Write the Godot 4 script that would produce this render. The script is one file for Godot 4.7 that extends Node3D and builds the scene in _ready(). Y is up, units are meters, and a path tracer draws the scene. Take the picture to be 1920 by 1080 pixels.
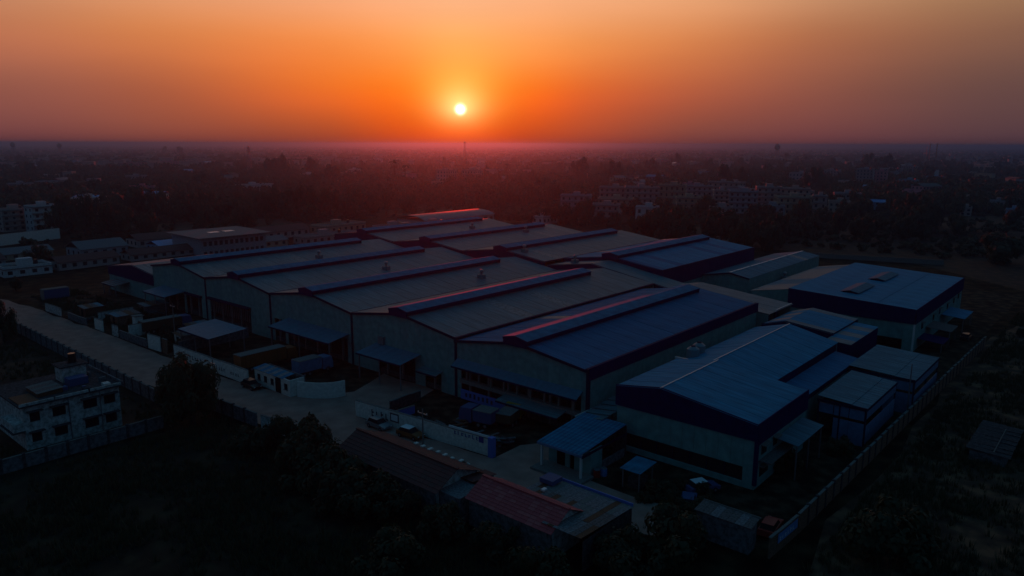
extends Node3D
# A factory estate seen from a drone at sunset. x runs along the shed ridges, -z along the row of gables, y up, metres.

const SUN_AZIMUTH := 45.46   # degrees from -z towards +x
const SUN_HEIGHT := 2.55

var rng := RandomNumberGenerator.new()
var taken := {}
var cube: BoxMesh
var M := {}

# ---------------------------------------------------------------- camera, sky, sun, air
func set_view() -> void:
	var cam := Camera3D.new()
	cam.name = "camera"
	cam.fov = 42.6
	cam.near = 0.5
	cam.far = 60000.0
	add_child(cam)
	var yaw := deg_to_rad(49.4)
	var pitch := atan(270.0 / 1385.0)
	var f := Vector3(sin(yaw) * cos(pitch), -sin(pitch), -cos(yaw) * cos(pitch))
	var r := Vector3(cos(yaw), 0, sin(yaw))
	var u := r.cross(f)
	var roll := deg_to_rad(0.18)
	var r2 := r * cos(roll) + u * sin(roll)
	var u2 := u * cos(roll) - r * sin(roll)
	cam.transform = Transform3D(Basis(r2, u2, -f), Vector3(0, 40, 0))
	cam.current = true
	var env := Environment.new()
	env.background_mode = Environment.BG_SKY
	var sky := Sky.new()
	var sm := PanoramaSkyMaterial.new()
	sm.panorama = ImageTexture.create_from_image(dusk_sky())
	sky.sky_material = sm
	env.sky = sky
	env.background_energy_multiplier = 1.0
	env.tonemap_mode = Environment.TONE_MAPPER_LINEAR
	env.tonemap_exposure = 1.0
	env.sdfgi_enabled = true
	env.ssao_enabled = true
	env.ssil_enabled = true
	env.volumetric_fog_enabled = true      # evening smoke haze, scattering forwards
	env.volumetric_fog_density = 0.0003
	env.volumetric_fog_albedo = Color(0.33, 0.62, 0.93)
	env.volumetric_fog_anisotropy = 0.83
	env.volumetric_fog_length = 4000.0
	var we := WorldEnvironment.new()
	we.name = "air"
	we.environment = env
	add_child(we)
	var sun := DirectionalLight3D.new()
	sun.name = "sun"
	sun.light_color = Color(1.0, 0.16, 0.07)
	sun.light_energy = 0.44
	sun.light_angular_distance = 0.6
	sun.shadow_enabled = true
	add_child(sun)
	var a := deg_to_rad(SUN_AZIMUTH)
	var e := deg_to_rad(SUN_HEIGHT)
	var to_sun := Vector3(sin(a) * cos(e), sin(e), -cos(a) * cos(e))
	sun.look_at_from_position(Vector3.ZERO, -to_sun, Vector3.UP)

# colours (sRGB) of a hazy sunset sky by degrees from the sun's azimuth (columns) and height above the horizon (rows)
const SKY_AZ := [-180.0, -110.0, -60.0, -30.0, -21.0, -10.0, -4.5, 0.0, 5.0, 10.0, 18.0, 26.0, 37.0, 60.0, 110.0, 180.0]
const SKY_EL := [0.0, 0.8, 3.7, 7.0, 11.0, 20.0, 40.0, 90.0]
const SKY := [  # high rows and outer columns: out of view, tuned to light roofs and walls
	[[31,42,57],[35,39,56],[77,51,58],[100,56,58],[117,60,53],[144,61,38],[184,64,19],[213,71,0],[172,61,24],[143,59,41],[107,56,53],[93,54,57],[74,51,57],[60,46,55],[34,38,55],[31,42,57]],
	[[36,51,67],[41,47,65],[92,62,68],[120,70,68],[140,75,62],[172,76,44],[218,80,22],[250,88,0],[205,76,28],[172,74,48],[128,70,62],[112,66,66],[88,62,66],[72,56,64],[40,46,64],[36,51,67]],
	[[37,53,70],[45,51,68],[110,78,74],[150,90,75],[175,95,66],[235,110,45],[255,118,32],[255,140,40],[255,115,35],[220,100,50],[175,92,65],[140,84,70],[105,75,70],[84,66,70],[43,50,68],[37,53,70]],
	[[38,55,74],[46,55,73],[130,95,80],[190,118,85],[212,125,76],[248,140,72],[255,152,78],[255,164,86],[255,155,82],[240,142,78],[210,125,78],[170,106,76],[135,95,76],[100,80,78],[45,54,73],[38,55,74]],
	[[38,57,77],[47,58,78],[140,108,92],[196,140,108],[225,155,114],[246,168,122],[253,176,128],[255,180,132],[253,177,128],[244,170,122],[228,160,115],[200,145,108],[165,125,95],[115,98,90],[46,57,78],[38,57,77]],
	[[39,62,82],[52,71,90],[80,92,101],[109,109,108],[119,115,110],[131,120,113],[137,123,116],[139,124,116],[137,123,116],[131,120,113],[122,116,110],[111,111,108],[97,103,105],[72,88,100],[52,71,90],[39,62,82]],
	[[28,66,91],[32,69,93],[38,74,96],[44,79,99],[46,82,100],[48,83,102],[49,84,103],[50,85,104],[49,84,103],[48,83,102],[46,82,100],[44,79,99],[42,77,98],[38,74,96],[32,69,93],[28,66,91]],
	[[24,67,96],[24,67,96],[24,67,96],[24,67,96],[24,67,96],[24,67,96],[24,67,96],[24,67,96],[24,67,96],[24,67,96],[24,67,96],[24,67,96],[24,67,96],[24,67,96],[24,67,96],[24,67,96]],
]

func hermite(xs: Array, ys: PackedFloat32Array, x: float) -> float:
	var n := xs.size()
	var k := 0
	while k < n - 2 and x > xs[k + 1]:
		k += 1
	var h: float = xs[k + 1] - xs[k]
	var t := clampf((x - xs[k]) / h, 0.0, 1.0)
	var d := (ys[k + 1] - ys[k]) / h
	var m0 := d
	var m1 := d
	if k > 0:
		var dp: float = (ys[k] - ys[k - 1]) / (xs[k] - xs[k - 1])
		m0 = 2.0 * d * dp / (d + dp) if d * dp > 0.0 else 0.0
	if k < n - 2:
		var dn: float = (ys[k + 2] - ys[k + 1]) / (xs[k + 2] - xs[k + 1])
		m1 = 2.0 * d * dn / (d + dn) if d * dn > 0.0 else 0.0
	var t2 := t * t
	var t3 := t2 * t
	return (2 * t3 - 3 * t2 + 1) * ys[k] + (t3 - 2 * t2 + t) * h * m0 + (3 * t2 - 2 * t3) * ys[k + 1] + (t3 - t2) * h * m1

func dusk_sky() -> Image:
	var w := 2048
	var hh := 512
	var cols := []   # per column: 3 arrays over the heights
	for c in w:
		var az := (float(c) + 0.5) / w * 360.0 - SUN_AZIMUTH   # the panorama's left edge lies along -z
		if az < -180.0: az += 360.0
		if az > 180.0: az -= 360.0
		var rgb := [PackedFloat32Array(), PackedFloat32Array(), PackedFloat32Array()]
		for e in SKY_EL.size():
			for ch in 3:
				var ys := PackedFloat32Array()
				for k in SKY_AZ.size():
					ys.append(pow(SKY[e][k][ch] / 255.0, 2.2))
				rgb[ch].append(hermite(SKY_AZ, ys, az))
		cols.append(rgb)
	var data := PackedFloat32Array()
	data.resize(w * 1024 * 4)
	var a := deg_to_rad(SUN_AZIMUTH)
	var es := deg_to_rad(SUN_HEIGHT)
	var to_sun := Vector3(sin(a) * cos(es), sin(es), -cos(a) * cos(es))
	var veil := FastNoiseLite.new()
	veil.seed = 4
	veil.frequency = 0.9
	veil.fractal_octaves = 4
	for y in hh:
		var el := 90.0 - (y + 0.5) / 1024.0 * 180.0
		var er := deg_to_rad(el)
		for c in w:
			var p := (y * w + c) * 4
			var rgb = cols[c]
			var col := Vector3(hermite(SKY_EL, rgb[0], el), hermite(SKY_EL, rgb[1], el), hermite(SKY_EL, rgb[2], el))
			if el < 30.0:
				var az := (float(c) + 0.5) / w * TAU
				var d := Vector3(sin(az) * cos(er), sin(er), -cos(az) * cos(er))
				var dot := d.dot(to_sun)
				if dot > 0.9:
					var th := rad_to_deg(acos(minf(dot, 1.0)))
					var up := clampf((el - SUN_HEIGHT) / maxf(th, 0.05), -1.0, 1.0)
					var wide := 1.9 + 0.9 * maxf(up, 0.0) - 0.75 * maxf(-up, 0.0)
					col += Vector3(0.40, 0.25, 0.03) * exp(-pow(th / wide, 1.4)) + Vector3(0.75, 0.5, 0.28) * exp(-pow(th / (1.2 - 0.5 * maxf(-up, 0.0)), 1.3))
					col += Vector3(3.0, 2.8, 2.4) * (1.0 - smoothstep(0.12, 0.46, th))
			if el < 40.0:   # faint uneven layers in the smoke haze
				var az2 := (float(c) + 0.5) / w * TAU
				col *= 1.0 + 0.045 * veil.get_noise_3d(cos(az2) * 3.0, el * 0.35, sin(az2) * 3.0)
			data[p] = col.x; data[p + 1] = col.y; data[p + 2] = col.z; data[p + 3] = 1.0
	for q in range(hh * w, 1024 * w):
		data[q * 4] = 0.02; data[q * 4 + 1] = 0.018; data[q * 4 + 2] = 0.025; data[q * 4 + 3] = 1.0
	return Image.create_from_data(w, 1024, false, Image.FORMAT_RGBAF, data.to_byte_array())

# ---------------------------------------------------------------- names, things, parts
func numbered(called: String, under: Node) -> String:
	var key := str(under.get_instance_id()) + called
	var n: int = taken.get(key, 0)
	taken[key] = n + 1
	return called if n == 0 else "%s_%03d" % [called, n]

func tag(o: Node, label: String, category: String, group := "", kind := "") -> void:
	if label: o.set_meta("label", label)
	if category: o.set_meta("category", category)
	if group: o.set_meta("group", group)
	if kind: o.set_meta("kind", kind)

func thing(called: String, label: String, category: String, at := Vector3.ZERO, turn := 0.0, group := "") -> Node3D:
	var o := Node3D.new()
	o.name = numbered(called, self)
	add_child(o)
	o.position = at
	o.rotation.y = turn
	tag(o, label, category, group)
	return o

func copy_of(src: Node3D, called: String, label: String, at: Vector3, turn := 0.0, size := Vector3.ONE, group := "") -> Node3D:
	var o: Node3D = src.duplicate()
	o.name = numbered(called, self)
	add_child(o)
	o.position = at
	o.rotation.y = turn
	o.scale = size
	o.set_meta("label", label)
	if group: o.set_meta("group", group)
	return o

func put(p: Node, called: String, mesh: Mesh, m: Material) -> MeshInstance3D:
	var o := MeshInstance3D.new()
	o.name = numbered(called, p)
	o.mesh = mesh
	o.material_override = m
	p.add_child(o)
	return o

# all part coordinates are local to the thing they belong to
func bx(p: Node, called: String, m: Material, lo: Vector3, hi: Vector3) -> MeshInstance3D:
	var o := put(p, called, cube, m)
	o.position = (lo + hi) / 2.0
	o.scale = (hi - lo).abs()
	return o

func face(st: SurfaceTool, pts: Array, mid: Vector3) -> void:
	var n: Vector3 = (pts[1] - pts[0]).cross(pts[2] - pts[0])
	var flip: bool = n.dot(pts[0] - mid) > 0.0     # clockwise from outside
	for k in range(1, pts.size() - 1):
		var t := [pts[0], pts[k + 1], pts[k]] if flip else [pts[0], pts[k], pts[k + 1]]
		for v in t:
			st.set_smooth_group(-1)
			st.add_vertex(v)

func solid_into(st: SurfaceTool, a: Array, b: Array) -> void:
	var mid := Vector3.ZERO
	for v in a: mid += v
	for v in b: mid += v
	mid /= float(a.size() + b.size())
	face(st, a, mid)
	face(st, b, mid)
	for k in a.size():
		var j := (k + 1) % a.size()
		face(st, [a[k], a[j], b[j], b[k]], mid)

func begin() -> SurfaceTool:
	var st := SurfaceTool.new()
	st.begin(Mesh.PRIMITIVE_TRIANGLES)
	return st

func done(st: SurfaceTool) -> ArrayMesh:
	st.generate_normals()
	return st.commit()

# a convex solid between two matching outlines
func solid(p: Node, called: String, m: Material, a: Array, b: Array) -> MeshInstance3D:
	var st := begin()
	solid_into(st, a, b)
	return put(p, called, done(st), m)

func shifted(a: Array, by: Vector3) -> Array:
	var r := []
	for v in a: r.append(v + by)
	return r

func slab(p: Node, called: String, m: Material, top: Array, thick: float) -> MeshInstance3D:
	return solid(p, called, m, top, shifted(top, Vector3(0, -thick, 0)))

# a tapered round bar
func bar_into(st: SurfaceTool, a: Vector3, b: Vector3, ra: float, rb: float, n := 6) -> void:
	var d := (b - a).normalized()
	var s := d.cross(Vector3.UP if absf(d.y) < 0.9 else Vector3.RIGHT).normalized()
	var t := d.cross(s)
	var pa := []
	var pb := []
	for k in n:
		var w := s * cos(TAU * k / n) + t * sin(TAU * k / n)
		pa.append(a + w * ra)
		pb.append(b + w * rb)
	solid_into(st, pa, pb)

func bar(p: Node, called: String, m: Material, a: Vector3, b: Vector3, ra: float, rb := -1.0, n := 6) -> MeshInstance3D:
	var st := begin()
	bar_into(st, a, b, ra, ra if rb < 0 else rb, n)
	return put(p, called, done(st), m)

# ---------------------------------------------------------------- materials
func lin(r: float, g: float, b: float) -> Color:
	return Color(r, g, b).linear_to_srgb()

var noise_tex := {}
func grain(kind: String) -> NoiseTexture2D:
	if noise_tex.has(kind): return noise_tex[kind]
	var n := FastNoiseLite.new()
	var lo := 0.62
	var t := NoiseTexture2D.new()
	t.width = 512; t.height = 512; t.seamless = true
	n.noise_type = FastNoiseLite.TYPE_SIMPLEX_SMOOTH
	n.fractal_type = FastNoiseLite.FRACTAL_FBM
	n.fractal_octaves = 5
	match kind:
		"sheet": n.frequency = 0.014; n.seed = 3; lo = 0.7
		"wall": n.frequency = 0.02; n.seed = 7; lo = 0.82
		"soil": n.frequency = 0.01; n.seed = 11; lo = 0.3
		"far": n.frequency = 0.006; n.seed = 17; lo = 0.25
		"mould": n.frequency = 0.02; n.seed = 23; lo = 0.1
	var g := Gradient.new()
	g.set_color(0, Color(lo, lo, lo)); g.set_color(1, Color.WHITE)
	if kind == "mould":
		g.offsets = PackedFloat32Array([0.0, 0.3, 0.6, 1.0])
		g.colors = PackedColorArray([Color(0.5, 0.51, 0.5), Color(0.68, 0.69, 0.68), Color(0.88, 0.88, 0.88), Color.WHITE])
		n.fractal_gain = 0.65
	if kind == "far" or kind == "soil":
		g.offsets = PackedFloat32Array([0.0, 0.3, 0.55, 0.75, 1.0])
		g.colors = PackedColorArray([Color(lo, lo, lo), Color(0.5, 0.5, 0.48), Color(0.7, 0.68, 0.62), Color(0.95, 0.88, 0.78), Color(1, 0.94, 0.84)])
	t.noise = n
	t.color_ramp = g
	noise_tex[kind] = t
	return t

func mat(key: String, c: Color, rough := 0.85, kind := "", per_metre := 0.08, metal := 0.0) -> StandardMaterial3D:
	var m := StandardMaterial3D.new()
	m.resource_name = key
	m.albedo_color = c
	m.roughness = rough
	m.metallic = metal
	m.metallic_specular = 0.4
	if kind:
		m.albedo_texture = grain(kind)
		m.uv1_triplanar = true
		m.uv1_world_triplanar = true
		m.uv1_scale = Vector3.ONE * per_metre
	M[key] = m
	return m

func make_materials() -> void:
	cube = BoxMesh.new()
	mat("roof_a", lin(0.13, 0.28, 0.32), 0.42, "sheet", 0.05)
	mat("roof_b", lin(0.12, 0.265, 0.3), 0.46, "sheet", 0.05)
	mat("roof_c", lin(0.14, 0.295, 0.335), 0.40, "sheet", 0.05)
	mat("roof_blue_a", lin(0.03, 0.33, 0.54), 0.42, "sheet", 0.05)
	mat("roof_blue_b", lin(0.025, 0.225, 0.42), 0.45, "sheet", 0.05)
	mat("roof_blue_d", lin(0.025, 0.24, 0.445), 0.42, "sheet", 0.05)
	mat("roof_blue_c", lin(0.035, 0.35, 0.56), 0.42, "sheet", 0.05)
	mat("roof_grey_a", lin(0.13, 0.30, 0.38), 0.6, "sheet", 0.05)
	mat("roof_grey_b", lin(0.115, 0.275, 0.355), 0.6, "sheet", 0.05)
	mat("canopy_sheet_a", lin(0.05, 0.23, 0.33), 0.6, "wall", 0.1)
	mat("canopy_sheet_b", lin(0.045, 0.21, 0.31), 0.6, "wall", 0.1)
	mat("roof_patch", lin(0.17, 0.30, 0.33), 0.6, "mould", 0.1)
	mat("roof_vent", lin(0.045, 0.27, 0.44), 0.36, "sheet", 0.06)
	mat("navy", lin(0.003, 0.012, 0.095), 0.7, "wall", 0.07)
	mat("trim", lin(0.006, 0.016, 0.055), 0.65)
	mat("teal_wall_a", lin(0.16, 0.37, 0.36), 0.6, "wall", 0.06)
	mat("teal_wall_b", lin(0.145, 0.345, 0.345), 0.62, "wall", 0.06)
	mat("blue_panel", lin(0.10, 0.24, 0.42), 0.5, "wall", 0.1)
	mat("steel", lin(0.30, 0.33, 0.36), 0.4, "wall", 0.3, 0.6)
	mat("pale_trim", lin(0.6, 0.62, 0.62), 0.45)
	mat("white_wall", lin(0.78, 0.78, 0.72), 0.85, "wall", 0.15)
	mat("mould_wall", lin(0.66, 0.68, 0.66), 0.9, "mould", 0.12)
	mat("old_wall", lin(0.20, 0.22, 0.24), 0.92, "mould", 0.12)
	mat("brick_wall", lin(0.26, 0.15, 0.10), 0.92, "mould", 0.25)
	mat("concrete", lin(0.22, 0.22, 0.21), 0.9, "wall", 0.2)
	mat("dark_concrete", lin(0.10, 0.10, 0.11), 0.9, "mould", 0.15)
	mat("tile_a", lin(0.58, 0.1, 0.11), 0.75, "wall", 0.5)
	mat("tile_d", lin(0.13, 0.06, 0.055), 0.8, "wall", 0.5)
	mat("tile_b", lin(0.17, 0.06, 0.055), 0.8, "wall", 0.5)
	mat("tile_c", lin(0.64, 0.14, 0.14), 0.7, "wall", 0.5)
	mat("asbestos_a", lin(0.26, 0.26, 0.28), 0.85, "mould", 0.3)
	mat("asbestos_b", lin(0.19, 0.17, 0.17), 0.88, "mould", 0.3)
	mat("rust", lin(0.20, 0.09, 0.05), 0.85, "mould", 0.6)
	mat("dark", lin(0.012, 0.013, 0.015), 0.6)
	mat("glass", lin(0.02, 0.025, 0.03), 0.12)
	mat("ink", lin(0.03, 0.035, 0.06), 0.7)
	mat("ink_blue", lin(0.03, 0.05, 0.25), 0.6)
	mat("sign_blue", lin(0.05, 0.16, 0.5), 0.45)
	mat("sign_white", lin(0.65, 0.68, 0.7), 0.5)
	mat("orange_paint", lin(0.34, 0.10, 0.03), 0.5, "wall", 0.4)
	mat("yellow_paint", lin(0.42, 0.26, 0.03), 0.45)
	mat("red_paint", lin(0.4, 0.04, 0.03), 0.4)
	mat("blue_paint", lin(0.07, 0.25, 0.55), 0.35)
	mat("white_paint", lin(0.7, 0.72, 0.74), 0.35)
	mat("black_paint", lin(0.015, 0.015, 0.018), 0.3)
	mat("rubber", lin(0.015, 0.015, 0.015), 0.8)
	mat("tarp", lin(0.04, 0.08, 0.2), 0.6)
	mat("tank_white", lin(0.16, 0.23, 0.26), 0.45)
	mat("soil", lin(0.05, 0.043, 0.032), 0.95, "soil", 0.035)
	mat("dust_road", lin(0.48, 0.265, 0.215), 0.92, "wall", 0.03)
	mat("yard", lin(0.075, 0.068, 0.06), 0.92, "soil", 0.06)
	mat("tarmac", lin(0.20, 0.17, 0.16), 0.88, "wall", 0.06)
	mat("bark", lin(0.05, 0.04, 0.03), 0.95)
	mat("dry_grass", lin(0.075, 0.065, 0.03), 0.95)
	for k in ["roof_a", "roof_b", "roof_c", "roof_blue_a", "roof_blue_b", "roof_blue_c", "roof_blue_d", "roof_grey_a", "roof_grey_b"]:
		M[k].roughness = 0.7
		M[k].uv1_scale = Vector3(0.22, 0.06, 0.025)   # dust and rain streaks run down the slope
		M[k].metallic_specular = 0.12
	for k in ["roof_a", "roof_b", "roof_c"]:
		M[k].roughness = 0.58
		M[k].metallic_specular = 0.24
	for k in ["navy", "trim", "teal_wall_a", "teal_wall_b", "glass", "dark", "concrete", "dark_concrete", "old_wall", "white_wall", "mould_wall"]:
		M[k].metallic_specular = 0.12
	M.roof_vent.metallic_specular = 0.1
	M.roof_vent.roughness = 0.76
	for k in ["dust_road", "yard", "tarmac", "soil"]: M[k].metallic_specular = 0.15
	for k in 3:
		var m := mat("leaf_%d" % k, lin([0.036, 0.03, 0.038][k], [0.042, 0.036, 0.042][k], [0.02, 0.018, 0.022][k]), 0.8)
		m.cull_mode = BaseMaterial3D.CULL_DISABLED
		m.backlight_enabled = true
		m.backlight = lin(0.02, 0.03, 0.008)
	M.dry_grass.cull_mode = BaseMaterial3D.CULL_DISABLED
	var tones := [[0.40, 0.38, 0.35], [0.58, 0.63, 0.64], [0.44, 0.38, 0.28], [0.38, 0.37, 0.37], [0.46, 0.24, 0.32], [0.30, 0.36, 0.42], [0.12, 0.24, 0.40], [0.16, 0.38, 0.58]]
	for k in tones.size():
		mat("house_%d" % k, lin(tones[k][0], tones[k][1], tones[k][2]), 0.88, "wall", 0.12)

# ---------------------------------------------------------------- sheds
# height of a roof with its ridge at zr
func roof_y(z: float, d: Dictionary) -> float:
	if z <= d.zr:
		return lerpf(d.e0, d.pk, (z - d.z0) / maxf(d.zr - d.z0, 0.01))
	return lerpf(d.pk, d.e1, (z - d.zr) / maxf(d.z1 - d.zr, 0.01))

# wall of upright cladding sheets across z at x, from the ground (or the top of an opening) to the roof or to `cap`
func gable_wall(p: Node, d: Dictionary, x: float, t: float, openings: Array, step: float, cap := -1.0, mats := ["teal_wall_a", "teal_wall_b"], called := "wall_sheet") -> void:
	var cuts := [d.z0, d.zr, d.z1]
	for o in openings: cuts.append_array([o[0], o[1]])
	cuts.sort()
	for k in cuts.size() - 1:
		var a: float = cuts[k]
		var b: float = cuts[k + 1]
		if b - a < 0.05 or a < d.z0 - 0.01 or b > d.z1 + 0.01: continue
		var n := maxi(1, roundi((b - a) / step))
		for j in n:
			var za := lerpf(a, b, float(j) / n)
			var zb := lerpf(a, b, float(j + 1) / n)
			var bottom := 0.0
			for o in openings:
				if za >= o[0] - 0.01 and zb <= o[1] + 0.01: bottom = o[2]
			var ya := roof_y(za, d) - 0.12
			var yb := roof_y(zb, d) - 0.12
			if cap > 0.0:
				ya = minf(ya, cap)
				yb = minf(yb, cap)
			if minf(ya, yb) - bottom < 0.1: continue
			var g := 0.012
			var off := rng.randf_range(0.0, 0.02)
			var q := [Vector3(x + off, bottom, za + g), Vector3(x + off, bottom, zb - g), Vector3(x + off, yb, zb - g), Vector3(x + off, ya, za + g)]
			solid(p, called, M[mats[rng.randi() % mats.size()]], q, shifted(q, Vector3(t, 0, 0)))

func roof_sheets(p: Node, d: Dictionary, x0: float, x1: float, step: float, mats: Array, over := 0.25) -> void:
	var n := maxi(1, roundi((x1 - x0) / step))
	for j in n:
		var xa := lerpf(x0, x1, float(j) / n) + 0.05
		var xb := lerpf(x0, x1, float(j + 1) / n) - 0.05
		for side in 2:
			var ze: float = d.z0 - over if side == 0 else d.z1 + over
			var ye := roof_y(ze, d)
			if absf(ze - d.zr) < 0.4: continue
			var lift := rng.randf_range(0.0, 0.03)
			var up := Vector3(0, lift, 0)
			slab(p, "roof_sheet", M["roof_patch" if rng.randf() < 0.04 else mats[rng.randi() % mats.size()]], [Vector3(xa, d.pk, d.zr) + up, Vector3(xb, d.pk, d.zr) + up, Vector3(xb, ye, ze) + up, Vector3(xa, ye, ze) + up], 0.08)

func side_wall(p: Node, x0: float, x1: float, z: float, t: float, y0: float, y1: float, step: float, mats: Array, called := "wall_sheet", openings := []) -> void:
	var cuts := [x0, x1]
	for o in openings: cuts.append_array([o[0], o[1]])
	cuts.sort()
	for k in cuts.size() - 1:
		var a: float = cuts[k]
		var b: float = cuts[k + 1]
		if b - a < 0.05: continue
		var n := maxi(1, roundi((b - a) / step))
		for j in n:
			var xa := lerpf(a, b, float(j) / n)
			var xb := lerpf(a, b, float(j + 1) / n)
			var bottom := y0
			for o in openings:
				if xa >= o[0] - 0.01 and xb <= o[1] + 0.01: bottom = o[2]
			if y1 - bottom < 0.1: continue
			var off := rng.randf_range(0.0, 0.02)
			bx(p, called, M[mats[rng.randi() % mats.size()]], Vector3(xa + 0.012, bottom, z - off), Vector3(xb - 0.012, y1, z - t - off))

func ridge_vent(p: Node, d: Dictionary, x0: float, x1: float, half := 2.4, rise := 1.15) -> void:
	var y := roof_y(d.zr + half - 0.5, d)
	var ey: float = d.pk + rise - 0.5
	var ry: float = d.pk + rise
	for s in [-1.0, 1.0]:
		bx(p, "vent_wall", M.navy, Vector3(x0 + 0.3, y - 0.2, d.zr + s * (half - 0.5)), Vector3(x1 - 0.3, ey - 0.02, d.zr + s * (half - 0.7)))
		var n := 8
		for j in n:
			var xa := lerpf(x0, x1, float(j) / n) + 0.01
			var xb := lerpf(x0, x1, float(j + 1) / n) - 0.01
			var l := rng.randf_range(0, 0.012)
			slab(p, "vent_roof", M.roof_vent, [Vector3(xa, ry + l, d.zr), Vector3(xb, ry + l, d.zr), Vector3(xb, ey + l, d.zr + s * half), Vector3(xa, ey + l, d.zr + s * half)], 0.07)
		bx(p, "vent_fascia", M.navy, Vector3(x0, ey - 0.38, d.zr + s * (half - 0.05)), Vector3(x1, ey - 0.08, d.zr + s * (half - 0.11)))
	for x in [x0 + 0.02, x1 - 0.14]:
		var q := [Vector3(x, y - 0.25, d.zr - half + 0.12), Vector3(x, y - 0.25, d.zr + half - 0.12), Vector3(x, ey - 0.08, d.zr + half - 0.12), Vector3(x, ry - 0.1, d.zr), Vector3(x, ey - 0.08, d.zr - half + 0.12)]
		solid(p, "vent_end", M.navy, q, shifted(q, Vector3(0.12, 0, 0)))

# dark barge boards on a gable edge
func barge(p: Node, d: Dictionary, x: float, deep := 0.3, m := "trim") -> void:
	for s in 2:
		var za: float = d.z0 - 0.2 if s == 0 else d.zr
		var zb: float = d.zr if s == 0 else d.z1 + 0.2
		var q := [Vector3(x, roof_y(za, d) + 0.1, za), Vector3(x, roof_y(zb, d) + 0.1, zb), Vector3(x, roof_y(zb, d) - deep, zb), Vector3(x, roof_y(za, d) - deep, za)]
		solid(p, "barge_board", M[m], q, shifted(q, Vector3(0.08, 0, 0)))

# deep painted band under a gable edge
func gable_band(p: Node, d: Dictionary, x: float, bottom: float, n := 10) -> void:
	for s in 2:
		var za: float = d.z0 - 0.2 if s == 0 else d.zr
		var zb: float = d.zr if s == 0 else d.z1 + 0.2
		var m := maxi(1, roundi(n * (zb - za) / (d.z1 - d.z0)))
		for j in m:
			var a := lerpf(za, zb, float(j) / m) + 0.008
			var b := lerpf(za, zb, float(j + 1) / m) - 0.008
			var q := [Vector3(x, roof_y(a, d) + 0.12, a), Vector3(x, roof_y(b, d) + 0.12, b), Vector3(x, bottom, b), Vector3(x, bottom, a)]
			solid(p, "band_sheet", M.navy, q, shifted(q, Vector3(0.1, 0, 0)))

func turbine(p: Node, at: Vector3) -> void:
	var b := bx(p, "ventilator_base", M.roof_b, at + Vector3(-0.7, -0.4, -0.7), at + Vector3(0.7, 0.55, 0.7))
	var st := begin()
	bar_into(st, at + Vector3(0, 0.5, 0), at + Vector3(0, 0.95, 0), 0.28, 0.28, 10)
	var prev := []
	for k in 7:
		var a := PI * k / 6.0
		var ring := []
		for j in 12:
			ring.append(at + Vector3(0, 1.35, 0) + Vector3(cos(TAU * j / 12.0 + k * 0.12) * sin(a) * 0.5 + 0.001, -cos(a) * 0.45, sin(TAU * j / 12.0 + k * 0.12) * sin(a) * 0.5))
		if prev: solid_into(st, prev, ring)
		prev = ring
	put(p, "turbine_ventilator", done(st), M.steel)

func canopy(p: Node, x_out: float, x_in: float, z0: float, z1: float, y_out: float, y_in: float, mats := ["canopy_sheet_a", "canopy_sheet_b"], posts := true) -> void:
	var n := maxi(2, roundi((z1 - z0) / 1.1))
	for j in n:
		var a := lerpf(z0, z1, float(j) / n) + 0.015
		var b := lerpf(z0, z1, float(j + 1) / n) - 0.015
		var l := rng.randf_range(0, 0.02)
		slab(p, "canopy_sheet", M[mats[j % mats.size()]], [Vector3(x_out, y_out + l, a), Vector3(x_out, y_out + l, b), Vector3(x_in, y_in + l, b), Vector3(x_in, y_in + l, a)], 0.06)
	bx(p, "canopy_fascia", M.trim, Vector3(x_out - 0.05, y_out - 0.3, z0), Vector3(x_out + 0.03, y_out - 0.07, z1))
	if posts:
		for z in [z0 + 0.4, (z0 + z1) / 2.0, z1 - 0.4]:
			bx(p, "canopy_post", M.steel, Vector3(x_out + 0.3, 0, z - 0.09), Vector3(x_out + 0.48, y_out - 0.1, z + 0.09))

const BAY_Z := [-188.5, -161.5, -134.5, -107.4, -80.7, -55.2]

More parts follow.
